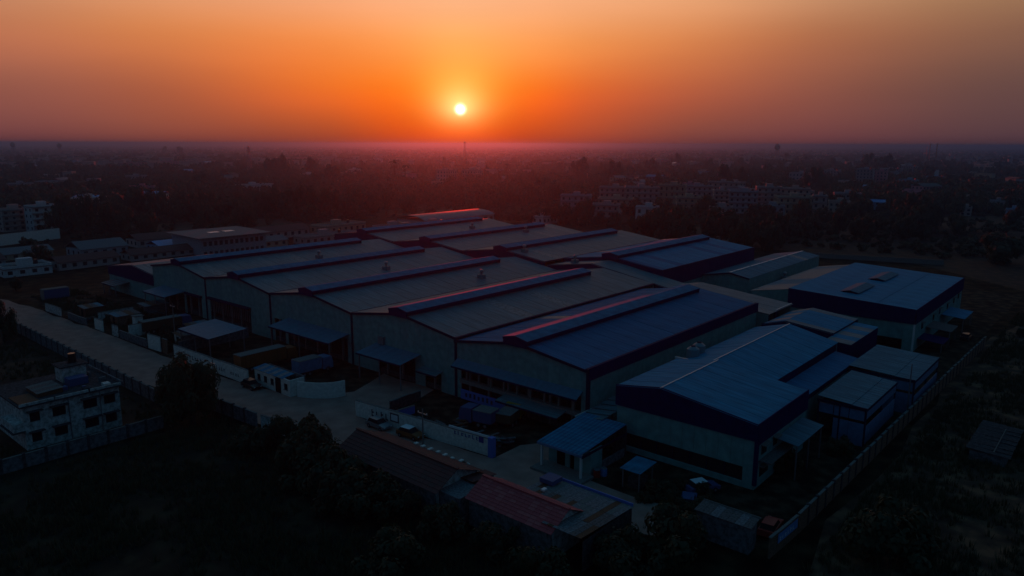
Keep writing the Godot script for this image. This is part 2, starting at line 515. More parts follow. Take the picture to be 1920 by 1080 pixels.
func front_sheds() -> void:
	var said := ["teal gabled shed at the left end of the front row beside the blue annex", "second front shed from the left, slatted dark opening in its gable", "middle front shed with a wide blue canopy over its dock", "front shed fourth from the left, small canopy on a tall blank gable", "front shed nearest the camera with dark blue roof and window gallery"]
	# openings per shed: z from, z to, head height (relative to the shed centre)
	var open := [
		[[-182.5, -172.5, 4.4], [-171.5, -164.0, 4.6]],
		[[-160.0, -142.5, 5.2]],
		[[-133.3, -129.5, 4.8], [-128.5, -109.0, 4.6]],
		[[-100.0, -90.5, 4.4], [-88.0, -84.2, 3.0]],
		[[-79.6, -56.3, 5.6]],
	]
	for k in 5:
		var zc: float = (BAY_Z[k] + BAY_Z[k + 1]) / 2.0
		var t := thing("factory_shed", said[k], "warehouse", Vector3(80.5, 0, zc), 0.0, "front row of factory sheds")
		var d := {"z0": BAY_Z[k] - zc, "z1": BAY_Z[k + 1] - zc, "zr": 0.0, "e0": 9.8, "e1": 9.8, "pk": 11.75}
		if k == 4: d.merge({"e0": 9.35, "e1": 9.6, "pk": 11.3}, true)
		var w := []
		for o in open[k]: w.append([o[0] - zc, o[1] - zc, o[2]])
		gable_wall(t, d, 0.0, 0.16, w, 1.9)
		var len := 62.0 if k < 4 else 57.0
		gable_wall(t, d, len - 0.3, 0.16, [], 6.7)
		var mats := ["roof_a", "roof_b", "roof_c"] if k < 4 else ["roof_blue_d", "roof_blue_b", "roof_blue_b"]
		roof_sheets(t, d, -0.2, len, 2.9, mats, 0.02)
		ridge_vent(t, d, -0.6 if k > 0 else -0.4, 53.5)
		barge(t, d, -0.32)
		bx(t, "valley_gutter", M.trim, Vector3(-0.3, 9.6, d.z1 - 0.28), Vector3(len, 9.82 + 0.03, d.z1 + 0.24))
		bx(t, "corner_post", M.trim, Vector3(-0.16, 0, d.z1 - 0.22), Vector3(-0.02, 9.5, d.z1 + 0.2))
		if k == 0:
			side_wall(t, 0.3, len, d.z0, 0.15, 0, 9.6, 4.0, ["teal_wall_a", "teal_wall_b"])
		if k == 4:
			side_wall(t, 0.1, len - 0.2, d.z1 + 0.17, 0.15, 0.0, 8.25, 2.4, ["teal_wall_a", "teal_wall_b"])
			side_wall(t, -0.2, len, d.z1 + 0.36, 0.1, 8.2, 9.95, 2.4, ["navy"], "band_sheet")
			bx(t, "corner_post", M.trim, Vector3(-0.2, 0, d.z1 + 0.1), Vector3(0.12, 8.25, d.z1 + 0.34))
		for o in w:
			for z in range(int(ceil(o[0])) + 1, int(o[1]), 4):
				bx(t, "dock_column", M.concrete, Vector3(0.25, 0, z - 0.18), Vector3(0.6, o[2], z + 0.18))
			# back wall of the dock bay
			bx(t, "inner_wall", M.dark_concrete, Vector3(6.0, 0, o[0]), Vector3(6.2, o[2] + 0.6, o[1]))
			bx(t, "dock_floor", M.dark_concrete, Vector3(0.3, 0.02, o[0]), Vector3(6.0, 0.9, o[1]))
		match k:
			0:
				canopy(t, -5.2, 0.0, -183 - zc, -171.5 - zc, 4.6, 5.3)
				bx(t, "shutter_head", M.trim, Vector3(-0.5, 4.7, -171.5 - zc), Vector3(-0.1, 5.2, -163.5 - zc))
			1:
				bx(t, "shutter_head", M.trim, Vector3(-0.9, 5.2, -160.2 - zc), Vector3(-0.05, 5.6, -142.2 - zc))
				for j in 22:
					bx(t, "louvre_post", M.steel, Vector3(-0.05, 2.2, -159.6 + j * 0.78 - zc), Vector3(0.1, 5.2, -159.48 + j * 0.78 - zc))
			2:
				canopy(t, -4.6, 0.0, -128.2 - zc, -108.4 - zc, 4.75, 5.6)
				turbine(t, Vector3(39, roof_y(9.5, d) + 0.3, 9.5))
			3:
				canopy(t, -4.6, 0.0, -100.6 - zc, -89.0 - zc, 4.6, 5.4)
				canopy(t, -1.6, 0.0, -88.6 - zc, -83.8 - zc, 3.1, 3.5, ["roof_b"], false)
				bx(t, "wall_unit", M.steel, Vector3(-0.5, 5.5, -99.6 - zc), Vector3(0.0, 6.8, -98.2 - zc))
			4:
				canopy(t, -1.5, 0.0, -80.4 - zc, -56.0 - zc, 5.6, 6.5, ["canopy_sheet_b"], false)
				bx(t, "gallery_slab", M.concrete, Vector3(-0.4, 2.7, -79.6 - zc), Vector3(0.5, 3.3, -56.3 - zc))
				for j in 9:
					var z := -78.5 + j * 2.6 - zc
					bx(t, "gallery_post", M.concrete, Vector3(-0.1, 3.3, z), Vector3(0.2, 5.5, z + 0.3))
				canopy(t, -2.6, 0.0, -70.0 - zc, -58.5 - zc, 2.6, 3.1, ["roof_b"], false)
				var sb := bx(t, "sign_board", M.sign_blue, Vector3(-0.75, 0.3, -79.0 - zc), Vector3(-0.65, 1.9, -69.6 - zc))
				sb.set_meta("label", "blue sign board under the window gallery")
				for j in 7:
					bx(t, "sign_letter", M.ink, Vector3(-0.78, 0.8, -78.0 + j * 0.9 - zc), Vector3(-0.751, 1.4 + 0.1 * (j % 3), -77.6 + j * 0.9 - zc))
		if k == 0: turbine(t, Vector3(33, roof_y(10.5, d) + 0.3, 10.5))
		if k == 1: turbine(t, Vector3(33, roof_y(10.8, d) + 0.3, 10.8))
	# loading shelter in front of the second shed
	var s := thing("loading_shelter", "low blue sheet roof standing in the yard before the second shed", "shelter", Vector3(68.5, 0, -135.5))
	canopy(s, -4.2, 3.6, -6.2, 6.0, 4.15, 4.75)
	for z in [-5.8, 0.0, 5.6]:
		bx(s, "canopy_post", M.steel, Vector3(3.0, 0, z - 0.09), Vector3(3.18, 4.6, z + 0.09))
	# annex left of the first shed
	var a := thing("shed_annex", "lower annex with navy gable band at the far left of the sheds", "warehouse", Vector3(80.5, 0, -202.5))
	var da := {"z0": -13.7, "z1": 13.9, "zr": 2.0, "e0": 6.6, "e1": 7.2, "pk": 8.4}
	gable_wall(a, da, 0.0, 0.16, [], 2.4, 4.6)
	gable_band(a, da, -0.12, 4.4)
	roof_sheets(a, da, -0.3, 30.0, 3.0, ["roof_a", "roof_c"])
	side_wall(a, 0.2, 30, -13.5, 0.15, 0, 6.4, 4.0, ["teal_wall_b"])
	gable_wall(a, da, 29.7, 0.16, [], 7.0)
	canopy(a, -4.0, 0.0, -9.0, -0.5, 3.0, 3.6, ["roof_b", "asbestos_b"])

func rear_sheds() -> void:
	var edge := [-197.8, -169.2, -140.6, -112.0, -83.4]
	var said := ["rear shed at the far left with purple sheen roof behind the front row", "rear shed second from the left behind the middle of the front row", "rear shed third from the left with a long ridge vent", "rear shed at the right end with a tall navy side wall"]
	for k in 4:
		var zc: float = (edge[k] + edge[k + 1]) / 2.0
		var x0 := 143.0 if k < 3 else 151.0
		var len := 58.0 if k < 3 else 52.0
		var t := thing("factory_shed", said[k], "warehouse", Vector3(x0, 0, zc), 0.0, "rear row of factory sheds")
		var d := {"z0": edge[k] - zc, "z1": edge[k + 1] - zc, "zr": 0.0, "e0": 11.3, "e1": 11.3, "pk": 13.1}
		gable_band(t, d, -0.12, 8.9)
		gable_wall(t, d, 0.0, 0.16, [], 4.8, 9.0)
		gable_wall(t, d, len - 0.3, 0.16, [], 7.2)
		roof_sheets(t, d, -0.3, len, 2.9, ["roof_a", "roof_b", "roof_c"] if k < 3 else ["roof_blue_a", "roof_blue_c", "roof_blue_b"], 0.02)
		ridge_vent(t, d, -0.6, 52.0 if k < 3 else 48.5)
		bx(t, "valley_gutter", M.trim, Vector3(-0.3, 11.1, d.z1 - 0.28), Vector3(len, 11.36, d.z1 + 0.24))
		if k == 3:
			side_wall(t, 0.0, len, d.z1 + 0.2, 0.12, 7.2, 11.45, 2.4, ["navy"], "band_sheet")
			side_wall(t, 0.2, len, d.z1 + 0.05, 0.12, 0.0, 7.2, 4.8, ["teal_wall_b", "teal_wall_a"])
		if k == 0:
			side_wall(t, 0.2, len, d.z0, 0.12, 0.0, 11.1, 4.8, ["teal_wall_b", "teal_wall_a"])
			turbine(t, Vector3(38, roof_y(10.5, d) + 0.3, 10.5))
		if k == 1: turbine(t, Vector3(38, roof_y(5.5, d) + 0.3, 5.5))
		if k == 2: turbine(t, Vector3(3.2, roof_y(5.2, d) + 0.3, 5.2))
	var l := thing("link_roof", "grey link roof joining the front and rear sheds at the right", "warehouse", Vector3(143, 0, -97.7))
	var dl := {"z0": -13.0, "z1": 21.0, "zr": 0.0, "e0": 10.6, "e1": 8.9, "pk": 12.3}
	gable_band(l, dl, -0.12, 8.6)
	gable_wall(l, dl, 0.0, 0.16, [], 5.0, 8.7)
	roof_sheets(l, dl, -0.3, 7.8, 4.0, ["roof_a", "roof_b"])
	turbine(l, Vector3(3.5, roof_y(-7.5, dl) + 0.3, -7.5))
	bx(l, "wall_sheet", M.navy, Vector3(0, 0, 20.8), Vector3(7.6, 8.7, 20.95))
	var s := thing("link_shed", "pale blue cross roof behind the nearest front shed", "warehouse", Vector3(138, 0, -66))
	var ds := {"z0": -12.5, "z1": 13.0, "zr": -7.0, "e0": 8.9, "e1": 7.9, "pk": 9.9}
	roof_sheets(s, ds, -0.2, 12.5, 3.1, ["roof_blue_a", "roof_a"])
	gable_wall(s, ds, 0.1, 0.14, [], 5.0)
	gable_wall(s, ds, 12.0, 0.14, [], 5.0)
	for x in [1.0, 5.0]:
		bx(s, "column", M.navy, Vector3(x, 0, 12.2), Vector3(x + 0.8, 7.8, 12.6))
	bx(s, "eave_strip", M.pale_trim, Vector3(4.0, 8.02, 12.95), Vector3(12.0, 8.12, 13.15))

func right_sheds() -> void:
	# near corner block
	var t := thing("corner_block", "nearest blue-roofed block with deep navy band and window strip", "warehouse", Vector3(80, 0, -40.5))
	var d := {"z0": -9.6, "z1": 9.5, "zr": -3.2, "e0": 8.8, "e1": 8.15, "pk": 9.8}
	gable_band(t, d, -0.14, 6.1, 12)
	gable_wall(t, d, 0.0, 0.16, [[-8.2, 8.0, 2.55]], 1.6, 6.2)
	bx(t, "plinth_wall", M.teal_wall_a, Vector3(0, 0, -8.2), Vector3(0.16, 0.75, 8.0))
	for j in 7:
		var z := -8.2 + j * 16.2 / 7.0
		var w := bx(t, "window", M.glass, Vector3(0.3, 0.75, z + 0.06), Vector3(0.36, 2.55, z + 16.2 / 7.0 - 0.06))
		bx(t, "window_post", M.trim, Vector3(0.1, 0.75, z - 0.05), Vector3(0.28, 2.55, z + 0.05))
	roof_sheets(t, d, -0.2, 16.3, 2.7, ["roof_blue_a", "roof_blue_a", "roof_blue_c"], 0.1)
	side_wall(t, -0.1, 16.3, 9.72, 0.12, 5.6, 8.3, 2.3, ["navy"], "band_sheet")
	side_wall(t, 0.2, 16.3, 9.5, 0.14, 0.0, 5.7, 2.0, ["teal_wall_a", "teal_wall_b"])
	side_wall(t, 0.2, 16.3, -9.45, 0.14, 0.0, 8.6, 4.0, ["teal_wall_b"])
	bx(t, "corner_post", M.navy, Vector3(-0.12, 0.6, 9.3), Vector3(0.25, 6.1, 9.74))
	for q in [[1.6, 3.9, 1.6, 1.2], [1.4, 1.2, 2.6, 1.3], [5.2, 3.9, 1.2, 1.1]]:
		var w := bx(t, "window", M.glass, Vector3(q[0], q[1], 9.51), Vector3(q[0] + q[2], q[1] + q[3], 9.53))
		bx(t, "window_shade", M.concrete, Vector3(q[0] - 0.2, q[1] + q[3] + 0.05, 9.5), Vector3(q[0] + q[2] + 0.2, q[1] + q[3] + 0.15, 10.1))
	bx(t, "side_awning", M.asbestos_b, Vector3(1.0, 3.3, 9.5), Vector3(9.0, 3.42, 11.0))
	for j in 8:
		slab(t, "awning_sheet", M.roof_grey_a if j % 2 else M.roof_grey_b, [Vector3(5.6 + j * 1.15, 4.9, 9.6), Vector3(6.72 + j * 1.15, 4.9, 9.6), Vector3(6.72 + j * 1.15, 4.5, 12.4), Vector3(5.6 + j * 1.15, 4.5, 12.4)], 0.05)
	for x in [5.8, 10.0, 14.4]:
		bx(t, "awning_post", M.steel, Vector3(x, 0, 12.1), Vector3(x + 0.14, 4.5, 12.24))
	bx(t, "ridge_cap", M.pale_trim, Vector3(-0.2, 9.84, -3.28), Vector3(16.3, 9.9, -3.12))
	# shed behind it
	var b := thing("middle_shed", "blue ridge roof directly behind the corner block, water tanks beside it", "warehouse", Vector3(96.5, 0, -44))
	var db := {"z0": -6.6, "z1": 7.6, "zr": -0.6, "e0": 7.9, "e1": 7.6, "pk": 9.45}
	roof_sheets(b, db, 0.0, 29.8, 2.7, ["roof_blue_a", "roof_blue_c", "roof_blue_a"], 0.05)
	gable_wall(b, db, 29.4, 0.14, [], 5.0)
	side_wall(b, 0.1, 29.8, 7.5, 0.12, 0.0, 7.4, 3.0, ["navy", "trim"])
	side_wall(b, 0.1, 29.8, -6.5, 0.12, 0.0, 7.7, 5.0, ["teal_wall_b"])
	bx(b, "ridge_cap", M.pale_trim, Vector3(0, 9.49, -0.68), Vector3(29.8, 9.55, -0.52))
	bx(b, "gable_flashing", M.pale_trim, Vector3(-0.1, 8.7, -6.6), Vector3(0.06, 9.0, -0.8))
	for k in 2:
		var w := thing("water_tank", ["round white water tank nearer the camera in the roof gutter", "round white water tank farther along the roof gutter"][k], "water tank", Vector3(101.0 + k * 2.6, 8.0, -50.0 - k * 0.3), 0.0, "water tanks by the middle shed")
		var st := begin()
		bar_into(st, Vector3(0, 0, 0), Vector3(0, 1.3, 0), 0.95, 0.95, 16)
		bar_into(st, Vector3(0, 1.3, 0), Vector3(0, 1.7, 0), 0.95, 0.4, 16)
		put(w, "drum", done(st), M.tank_white)
		bar(w, "lid", M.trim, Vector3(0, 1.7, 0), Vector3(0, 1.82, 0), 0.36, 0.34, 12)
		bx(w, "stand", M.concrete, Vector3(-1.0, -0.3, -1.0), Vector3(1.0, 0.0, 1.0))
	bx(b, "tank_ledge", M.concrete, Vector3(2.5, 7.4, -7.2), Vector3(9.5, 7.7, -4.6))
	# lean-to on the right of the middle shed
	var l := thing("lean_to", "dark blue lean-to roof below the eave of the middle shed", "warehouse", Vector3(101.5, 0, -34.8))
	for j in 9:
		var xa := j * 2.65
		slab(l, "roof_sheet", M[["roof_blue_b", "roof_blue_d"][j % 2]], [Vector3(xa + 0.01, 6.3, -1.6), Vector3(xa + 2.63, 6.3, -1.6), Vector3(xa + 2.63, 5.75, 2.2), Vector3(xa + 0.01, 5.75, 2.2)], 0.07)
	side_wall(l, 0.0, 23.8, 2.1, 0.12, 4.9, 5.7, 2.4, ["navy"], "band_sheet")
	side_wall(l, 0.0, 23.8, 2.0, 0.12, 0.0, 4.9, 2.4, ["teal_wall_a", "teal_wall_b"])
	# far low sheds with navy side
	var c := thing("cross_shed", "low pale blue gabled shed between the middle shed and the big box", "warehouse", Vector3(133, 0, -45.5))
	var dc := {"z0": -6.5, "z1": 6.1, "zr": -2.4, "e0": 7.0, "e1": 7.3, "pk": 8.2}
	gable_band(c, dc, -0.12, 5.4)
	gable_wall(c, dc, 0.05, 0.14, [], 5.0, 5.6)
	roof_sheets(c, dc, -0.2, 15.0, 2.5, ["roof_blue_a", "roof_a"], 0.05)
	side_wall(c, 0.1, 15, 6.1, 0.12, 0, 7.1, 3.0, ["trim"])
	gable_wall(c, dc, 14.6, 0.14, [], 5.0)
	var e := thing("navy_block", "flat-roofed low block with plain navy side wall", "warehouse", Vector3(129.5, 0, -37.4))
	for j in 6:
		slab(e, "roof_sheet", M.roof_blue_a if j % 2 else M.roof_a, [Vector3(j * 2.8 + 0.01, 6.95, -2.0), Vector3(j * 2.8 + 2.79, 6.95, -2.0), Vector3(j * 2.8 + 2.79, 6.7, 2.2), Vector3(j * 2.8 + 0.01, 6.7, 2.2)], 0.07)
	side_wall(e, 0.0, 16.8, 2.1, 0.12, 2.6, 6.6, 2.4, ["navy"], "band_sheet")
	bx(e, "wall_sheet", M.navy, Vector3(0, 0, -2), Vector3(0.12, 6.6, 1.9))
	side_wall(e, 0.0, 16.8, 2.0, 0.12, 0.0, 2.6, 4.0, ["dark_concrete"])
	# two open workshops with ribbed grey roofs
	for k in 2:
		var x0: float = [102.0, 119.7][k]
		var z0: float = [-31.4, -32.6][k]
		var wx: float = [15.2, 16.2][k]
		var wz: float = [6.5, 9.6][k]
		var w := thing("workshop", ["nearer grey sheet-roofed workshop with blue panel walls", "farther and wider grey sheet-roofed workshop beside the big box"][k], "workshop", Vector3(x0, 0, z0), 0.0, "workshops along the service road")
		var n := 16
		for j in n:
			var a := lerpf(0.0, wx, float(j) / n)
			var bb := lerpf(0.0, wx, float(j + 1) / n) - 0.06
			var cut := wz * 0.7
			var y0: float = 5.95
			var yc: float = 5.62
			slab(w, "roof_sheet", M[["roof_grey_a", "roof_grey_b"][rng.randi() % 2]], [Vector3(a, y0, 0), Vector3(bb, y0, 0), Vector3(bb, yc, cut - 0.04), Vector3(a, yc, cut - 0.04)], 0.05)
			slab(w, "roof_sheet", M[["roof_grey_a", "roof_grey_b"][rng.randi() % 2]], [Vector3(a, yc - 0.04, cut), Vector3(bb, yc - 0.04, cut), Vector3(bb, 5.45, wz), Vector3(a, 5.45, wz)], 0.05)
		bx(w, "edge_beam", M.trim, Vector3(-0.1, 5.1, wz - 0.05), Vector3(wx, 5.38, wz + 0.06))
		bx(w, "edge_beam", M.trim, Vector3(-0.14, 5.1, 0.0), Vector3(-0.02, 5.5, wz))
		for z in [0.1, wz * 0.45, wz - 0.25]:
			for x in [0.0, wx * 0.5, wx - 0.2]:
				bx(w, "post", M.trim, Vector3(x, 0, z), Vector3(x + 0.2, 5.2, z + 0.2))
		for j in 6:
			var xa := lerpf(0.25, wx - 0.2, j / 6.0)
			bx(w, "wall_panel", M.blue_panel, Vector3(xa, 3.9, wz - 0.12), Vector3(xa + wx / 6.0 - 0.12, 5.05, wz - 0.04))
			bx(w, "wall_panel", M.blue_panel, Vector3(xa, 0.3, wz - 0.12), Vector3(xa + wx / 6.0 - 0.12, 2.9, wz - 0.04))
		for j in 3:
			var za := lerpf(0.25, wz - 0.2, j / 3.0)
			bx(w, "wall_panel", M.blue_panel, Vector3(0.02, 3.6, za), Vector3(0.1, 5.0, za + wz / 3.0 - 0.25))
			if j > 0: bx(w, "wall_panel", M.blue_panel, Vector3(0.02, 0.0, za), Vector3(0.1, 3.2, za + wz / 3.0 - 0.2))
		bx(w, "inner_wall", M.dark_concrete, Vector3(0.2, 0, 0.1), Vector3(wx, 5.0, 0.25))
	bar_thing(Vector3(119.2, 0, -23.6), 8.0)
	# big box
	var g := thing("big_box_shed", "large flat box shed with bright blue roof and tall navy band at the right", "warehouse", Vector3(157.5, 0, -44))
	var dg := {"z0": -12.4, "z1": 12.4, "zr": -12.4, "e0": 9.7, "e1": 8.6, "pk": 9.7}
	var n2 := 17
	for j in n2:
		var xa := lerpf(-0.2, 47.0, float(j) / n2) + 0.01
		var xb := lerpf(-0.2, 47.0, float(j + 1) / n2) - 0.01
		slab(g, "roof_sheet", M[["roof_blue_a", "roof_blue_c", "roof_blue_a"][rng.randi() % 3]], [Vector3(xa, 9.7, -12.4), Vector3(xb, 9.7, -12.4), Vector3(xb, 8.93, 5.2), Vector3(xa, 8.93, 5.2)], 0.08)
		slab(g, "roof_sheet", M[["roof_blue_a", "roof_blue_c", "roof_blue_c"][rng.randi() % 3]], [Vector3(xa, 8.9, 5.26), Vector3(xb, 8.9, 5.26), Vector3(xb, 8.6, 12.5), Vector3(xa, 8.6, 12.5)], 0.08)
	for j in 12:
		var za := lerpf(-12.4, 12.5, j / 12.0)
		var zb := lerpf(-12.4, 12.5, (j + 1) / 12.0) - 0.015
		var q := [Vector3(-0.2, roof_y(za, dg) + 0.06, za), Vector3(-0.2, roof_y(zb, dg) + 0.06, zb), Vector3(-0.2, 5.7, zb), Vector3(-0.2, 5.7, za)]
		solid(g, "band_sheet", M.navy, q, shifted(q, Vector3(0.12, 0, 0)))
	side_wall(g, -0.2, 47, 12.72, 0.12, 5.7, 8.68, 3.0, ["navy"], "band_sheet")
	gable_wall(g, dg, 0.0, 0.15, [[-2.0, 10.5, 2.4]], 2.4, 5.8)
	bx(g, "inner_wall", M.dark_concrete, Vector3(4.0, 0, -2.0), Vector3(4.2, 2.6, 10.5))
	side_wall(g, 0.2, 47, 12.5, 0.14, 0.0, 5.8, 3.0, ["teal_wall_a", "teal_wall_b"])
	side_wall(g, 0.2, 47, -12.3, 0.14, 0.0, 9.5, 6.0, ["teal_wall_b"])
	bx(g, "wall_sheet", M.teal_wall_b, Vector3(46.7, 0, -12.3), Vector3(46.85, 8.5, 12.3))
	bx(g, "corner_post", M.pale_trim, Vector3(-0.12, 0.0, 12.3), Vector3(0.1, 5.7, 12.64))
	for q in [[6.0, 3.6], [16.0, 3.6], [22.0, 3.9], [30.0, 3.7], [37.0, 3.9], [42.0, 4.2]]:
		bx(g, "window", M.glass, Vector3(q[0], q[1], 12.53), Vector3(q[0] + 1.4, q[1] + 1.2, 12.56))
		bx(g, "window_shade", M.concrete, Vector3(q[0] - 0.2, q[1] + 1.25, 12.5), Vector3(q[0] + 1.6, q[1] + 1.35, 13.0))
	for v in [Vector3(11.5, 9.25, -1.6), Vector3(31.0, 9.25, -1.4)]:
		for s in [-1.0, 1.0]:
			slab(g, "roof_monitor", M.roof_grey_b, [v + Vector3(-6, 0.6, 0), v + Vector3(6, 0.6, 0), v + Vector3(6, 0.22, s * 1.9), v + Vector3(-6, 0.22, s * 1.9)], 0.06)
		bx(g, "monitor_wall", M.trim, v + Vector3(-5.8, -0.4, -1.4), v + Vector3(5.8, 0.2, 1.4))
	for q in [[3.0, 9.0, 1.9, "navy"], [10.0, 17.0, 3.0, "asbestos_b"], [24.0, 34.0, 3.2, "roof_blue_a"]]:
		var nn := 6
		for j in nn:
			var xa := lerpf(q[0], q[1], float(j) / nn)
			var xb := lerpf(q[0], q[1], float(j + 1) / nn) - 0.03
			slab(g, "awning_sheet", M[q[3]], [Vector3(xa, q[2] + 0.4, 12.6), Vector3(xb, q[2] + 0.4, 12.6), Vector3(xb, q[2], 17.2), Vector3(xa, q[2], 17.2)], 0.05)
		for x in [q[0] + 0.3, q[1] - 0.5]:
			bx(g, "awning_post", M.steel, Vector3(x, 0, 16.8), Vector3(x + 0.14, q[2], 16.94))
	# gabled shed between rear row and big box
	var r := thing("grey_ridge_shed", "grey gabled shed with white ridge strip and teal side wall", "warehouse", Vector3(171, 0, -77.5))
	var dr := {"z0": -6.6, "z1": 6.5, "zr": 1.6, "e0": 7.6, "e1": 8.2, "pk": 9.1}
	gable_wall(r, dr, 0.0, 0.15, [], 2.2)
	barge(r, dr, -0.3, 0.25)
	gable_wall(r, dr, 49.6, 0.15, [], 5.0)
	roof_sheets(r, dr, -0.25, 50, 2.9, ["roof_grey_a", "roof_grey_b"], 0.1)
	side_wall(r, 0.1, 50, 6.5, 0.14, 0, 8.05, 3.0, ["teal_wall_a", "teal_wall_b"])
	for x in [[-0.2, 12.0], [12.6, 24.0], [24.5, 37.0], [38.0, 50.0]]:
		bx(r, "ridge_cap", M.pale_trim, Vector3(x[0], 9.1, 1.35), Vector3(x[1], 9.2 + 0.02, 1.75))
	bx(r, "vent_box", M.trim, Vector3(15, 2.5, 6.5), Vector3(19, 5.2, 7.4))
	turbine(r, Vector3(20.5, 5.6, 7.6))
	var h := thing("sloped_infill_roof", "sloping grey roof filling the gap left of the big box", "warehouse", Vector3(164.5, 0, -62))
	for j in 15:
		var xa := j * 3.1
		slab(h, "roof_sheet", M[["roof_a", "roof_grey_a", "roof_b"][rng.randi() % 3]], [Vector3(xa + 0.01, 6.6, -6.0), Vector3(xa + 3.08, 6.6, -6.0), Vector3(xa + 3.08, 8.5, 5.2), Vector3(xa + 0.01, 8.5, 5.2)], 0.07)
	var qh := [Vector3(0.05, 0, -5.6), Vector3(0.05, 0, 5.2), Vector3(0.05, 8.35, 5.2), Vector3(0.05, 6.55, -5.6)]
	solid(h, "wall_sheet", M.teal_wall_b, qh, shifted(qh, Vector3(0.14, 0, 0)))
	side_wall(h, 0.2, 46, -5.6, 0.12, 0, 6.4, 6.0, ["teal_wall_b"])

func bar_thing(at: Vector3, h: float) -> void:
	var p := thing("downpipe_post", "thin steel post between the two open workshops", "post", at)
	bar(p, "shaft", M.steel, Vector3.ZERO, Vector3(0, h, 0), 0.12, 0.08)
	bx(p, "base_plate", M.concrete, Vector3(-0.25, 0, -0.25), Vector3(0.25, 0.15, 0.25))

# ---------------------------------------------------------------- ground and roads
func sheet(called: String, m: Material, pts: Array, y: float) -> MeshInstance3D:
	var poly := PackedVector2Array()
	for v in pts: poly.append(Vector2(v[0], v[1]))
	var idx := Geometry2D.triangulate_polygon(poly)
	var st := begin()
	for k in range(0, idx.size(), 3):
		var a := poly[idx[k]]
		var b := poly[idx[k + 1]]
		var c := poly[idx[k + 2]]
		face(st, [Vector3(a.x, y, a.y), Vector3(b.x, y, b.y), Vector3(c.x, y, c.y)], Vector3(a.x, y - 1.0, a.y))
	var o := put(self, called, done(st), m)
	o.set_meta("kind", "structure")
	return o

func ragged(pts: Array, by: float, each := 5.0) -> Array:
	var r := []
	for k in pts.size():
		var a := Vector2(pts[k][0], pts[k][1])
		var e: Array = pts[(k + 1) % pts.size()]
		var b := Vector2(e[0], e[1])
		var n := maxi(1, int(a.distance_to(b) / each))
		var side := (b - a).orthogonal().normalized()
		for j in n:
			var p := a.lerp(b, float(j) / n) + side * rng.randf_range(-by, by)
			r.append([p.x, p.y])
	return r

func setting() -> void:
	sheet("ground", M.soil, [[-3000, 3000], [14000, 3000], [14000, -14000], [-3000, -14000]], 0.0)
	sheet("yard", M.yard, ragged([[60.5, -225], [60.5, -136], [62, -108], [66, -95], [65.5, -86], [67.5, -60], [68, -24.5], [240, -22.5], [240, -58], [225, -86], [206, -200], [110, -226]], 0.4), 0.008)
	sheet("road", M.dust_road, ragged([[53, -260], [58.5, -200], [60.4, -136], [61.6, -108], [64.5, -98], [71, -95.5], [80.3, -99], [80.3, -86], [74, -84], [64.4, -86], [66.6, -60.5], [72, -60], [78, -56.5], [70, -54], [69, -46], [70, -36], [63, -34], [60, -46], [56.5, -75], [54, -88], [52.2, -106], [49.2, -135], [49, -180], [47, -225], [40, -262]], 0.5, 4.0), 0.016)
	sheet("service_road", M.tarmac, ragged([[69, -29.5], [86, -28.2], [101, -24.2], [118, -23.6], [136, -22.6], [157, -28], [206, -27], [214, -40], [222, -42], [216, -26], [206, -21], [176, -20.5], [150, -22.2], [69, -24.2]], 0.3, 4.0), 0.016)
	var tones := [[0.05, 0.036, 0.024], [0.20, 0.11, 0.075], [0.032, 0.034, 0.02], [0.05, 0.044, 0.03]]
	for k in 4:
		mat("field_%d" % k, lin(tones[k][0], tones[k][1], tones[k][2]), 0.95, "soil", 0.05)
	var fields := [
		[2, [[-10, -101], [46, -101], [51, -88], [50, -40], [40, -22], [10, -20], [-10, -60]]],
		[1, [[66, -21], [140, -21.5], [210, -20], [215, 30], [66, 20]]],
		[0, [[-10, -225], [46, -225], [46.5, -104], [-10, -102]]],
		[0, [[240, -18], [282, -60], [282, -140], [330, -170], [420, -120], [400, -10]]],
		[3, [[262, -270], [300, -240], [330, -250], [340, -330], [280, -330]]],
		[3, [[320, -215], [360, -190], [372, -210], [340, -240]]],
		[0, [[150, -310], [230, -310], [230, -360], [150, -380]]],
		[3, [[420, -420], [520, -380], [560, -470], [450, -520]]],
		[3, [[600, -260], [700, -220], [740, -290], [640, -330]]],
		[3, [[350, -60], [460, -20], [520, -60], [440, -110]]],
		[0, [[300, -600], [420, -560], [430, -660], [320, -700]]],
	]
	for f in fields:
		sheet("field", M["field_%d" % f[0]], ragged(f[1], 1.5, 12.0), 0.004)

# ---------------------------------------------------------------- walls
func wall_run(called: String, label: String, category: String, a: Vector2, b: Vector2, h: float, seg: float, m: Array, post := "", group := "", thick := 0.2, coping := "concrete") -> Node3D:
	var d := b - a
	var t := thing(called, label, category, Vector3(a.x, 0, a.y), atan2(-d.y, d.x), group)
	var n := maxi(1, roundi(d.length() / seg))
	var w := d.length() / n
	for k in n:
		var hh := h + rng.randf_range(-0.04, 0.04)
		var z := rng.randf_range(-0.02, 0.02)
		bx(t, "wall_panel", M[m[rng.randi() % m.size()]], Vector3(k * w + 0.01, -0.1, z - thick / 2), Vector3((k + 1) * w - 0.01, hh, z + thick / 2))
		if coping: bx(t, "coping", M[coping], Vector3(k * w + 0.012, hh, z - thick / 2 - 0.05), Vector3((k + 1) * w - 0.012, hh + 0.08, z + thick / 2 + 0.05))
		if post and k > 0: bx(t, "post", M[post], Vector3(k * w - 0.17, -0.1, -thick / 2 - 0.08), Vector3(k * w + 0.17, hh + 0.22, thick / 2 + 0.08))
	return t

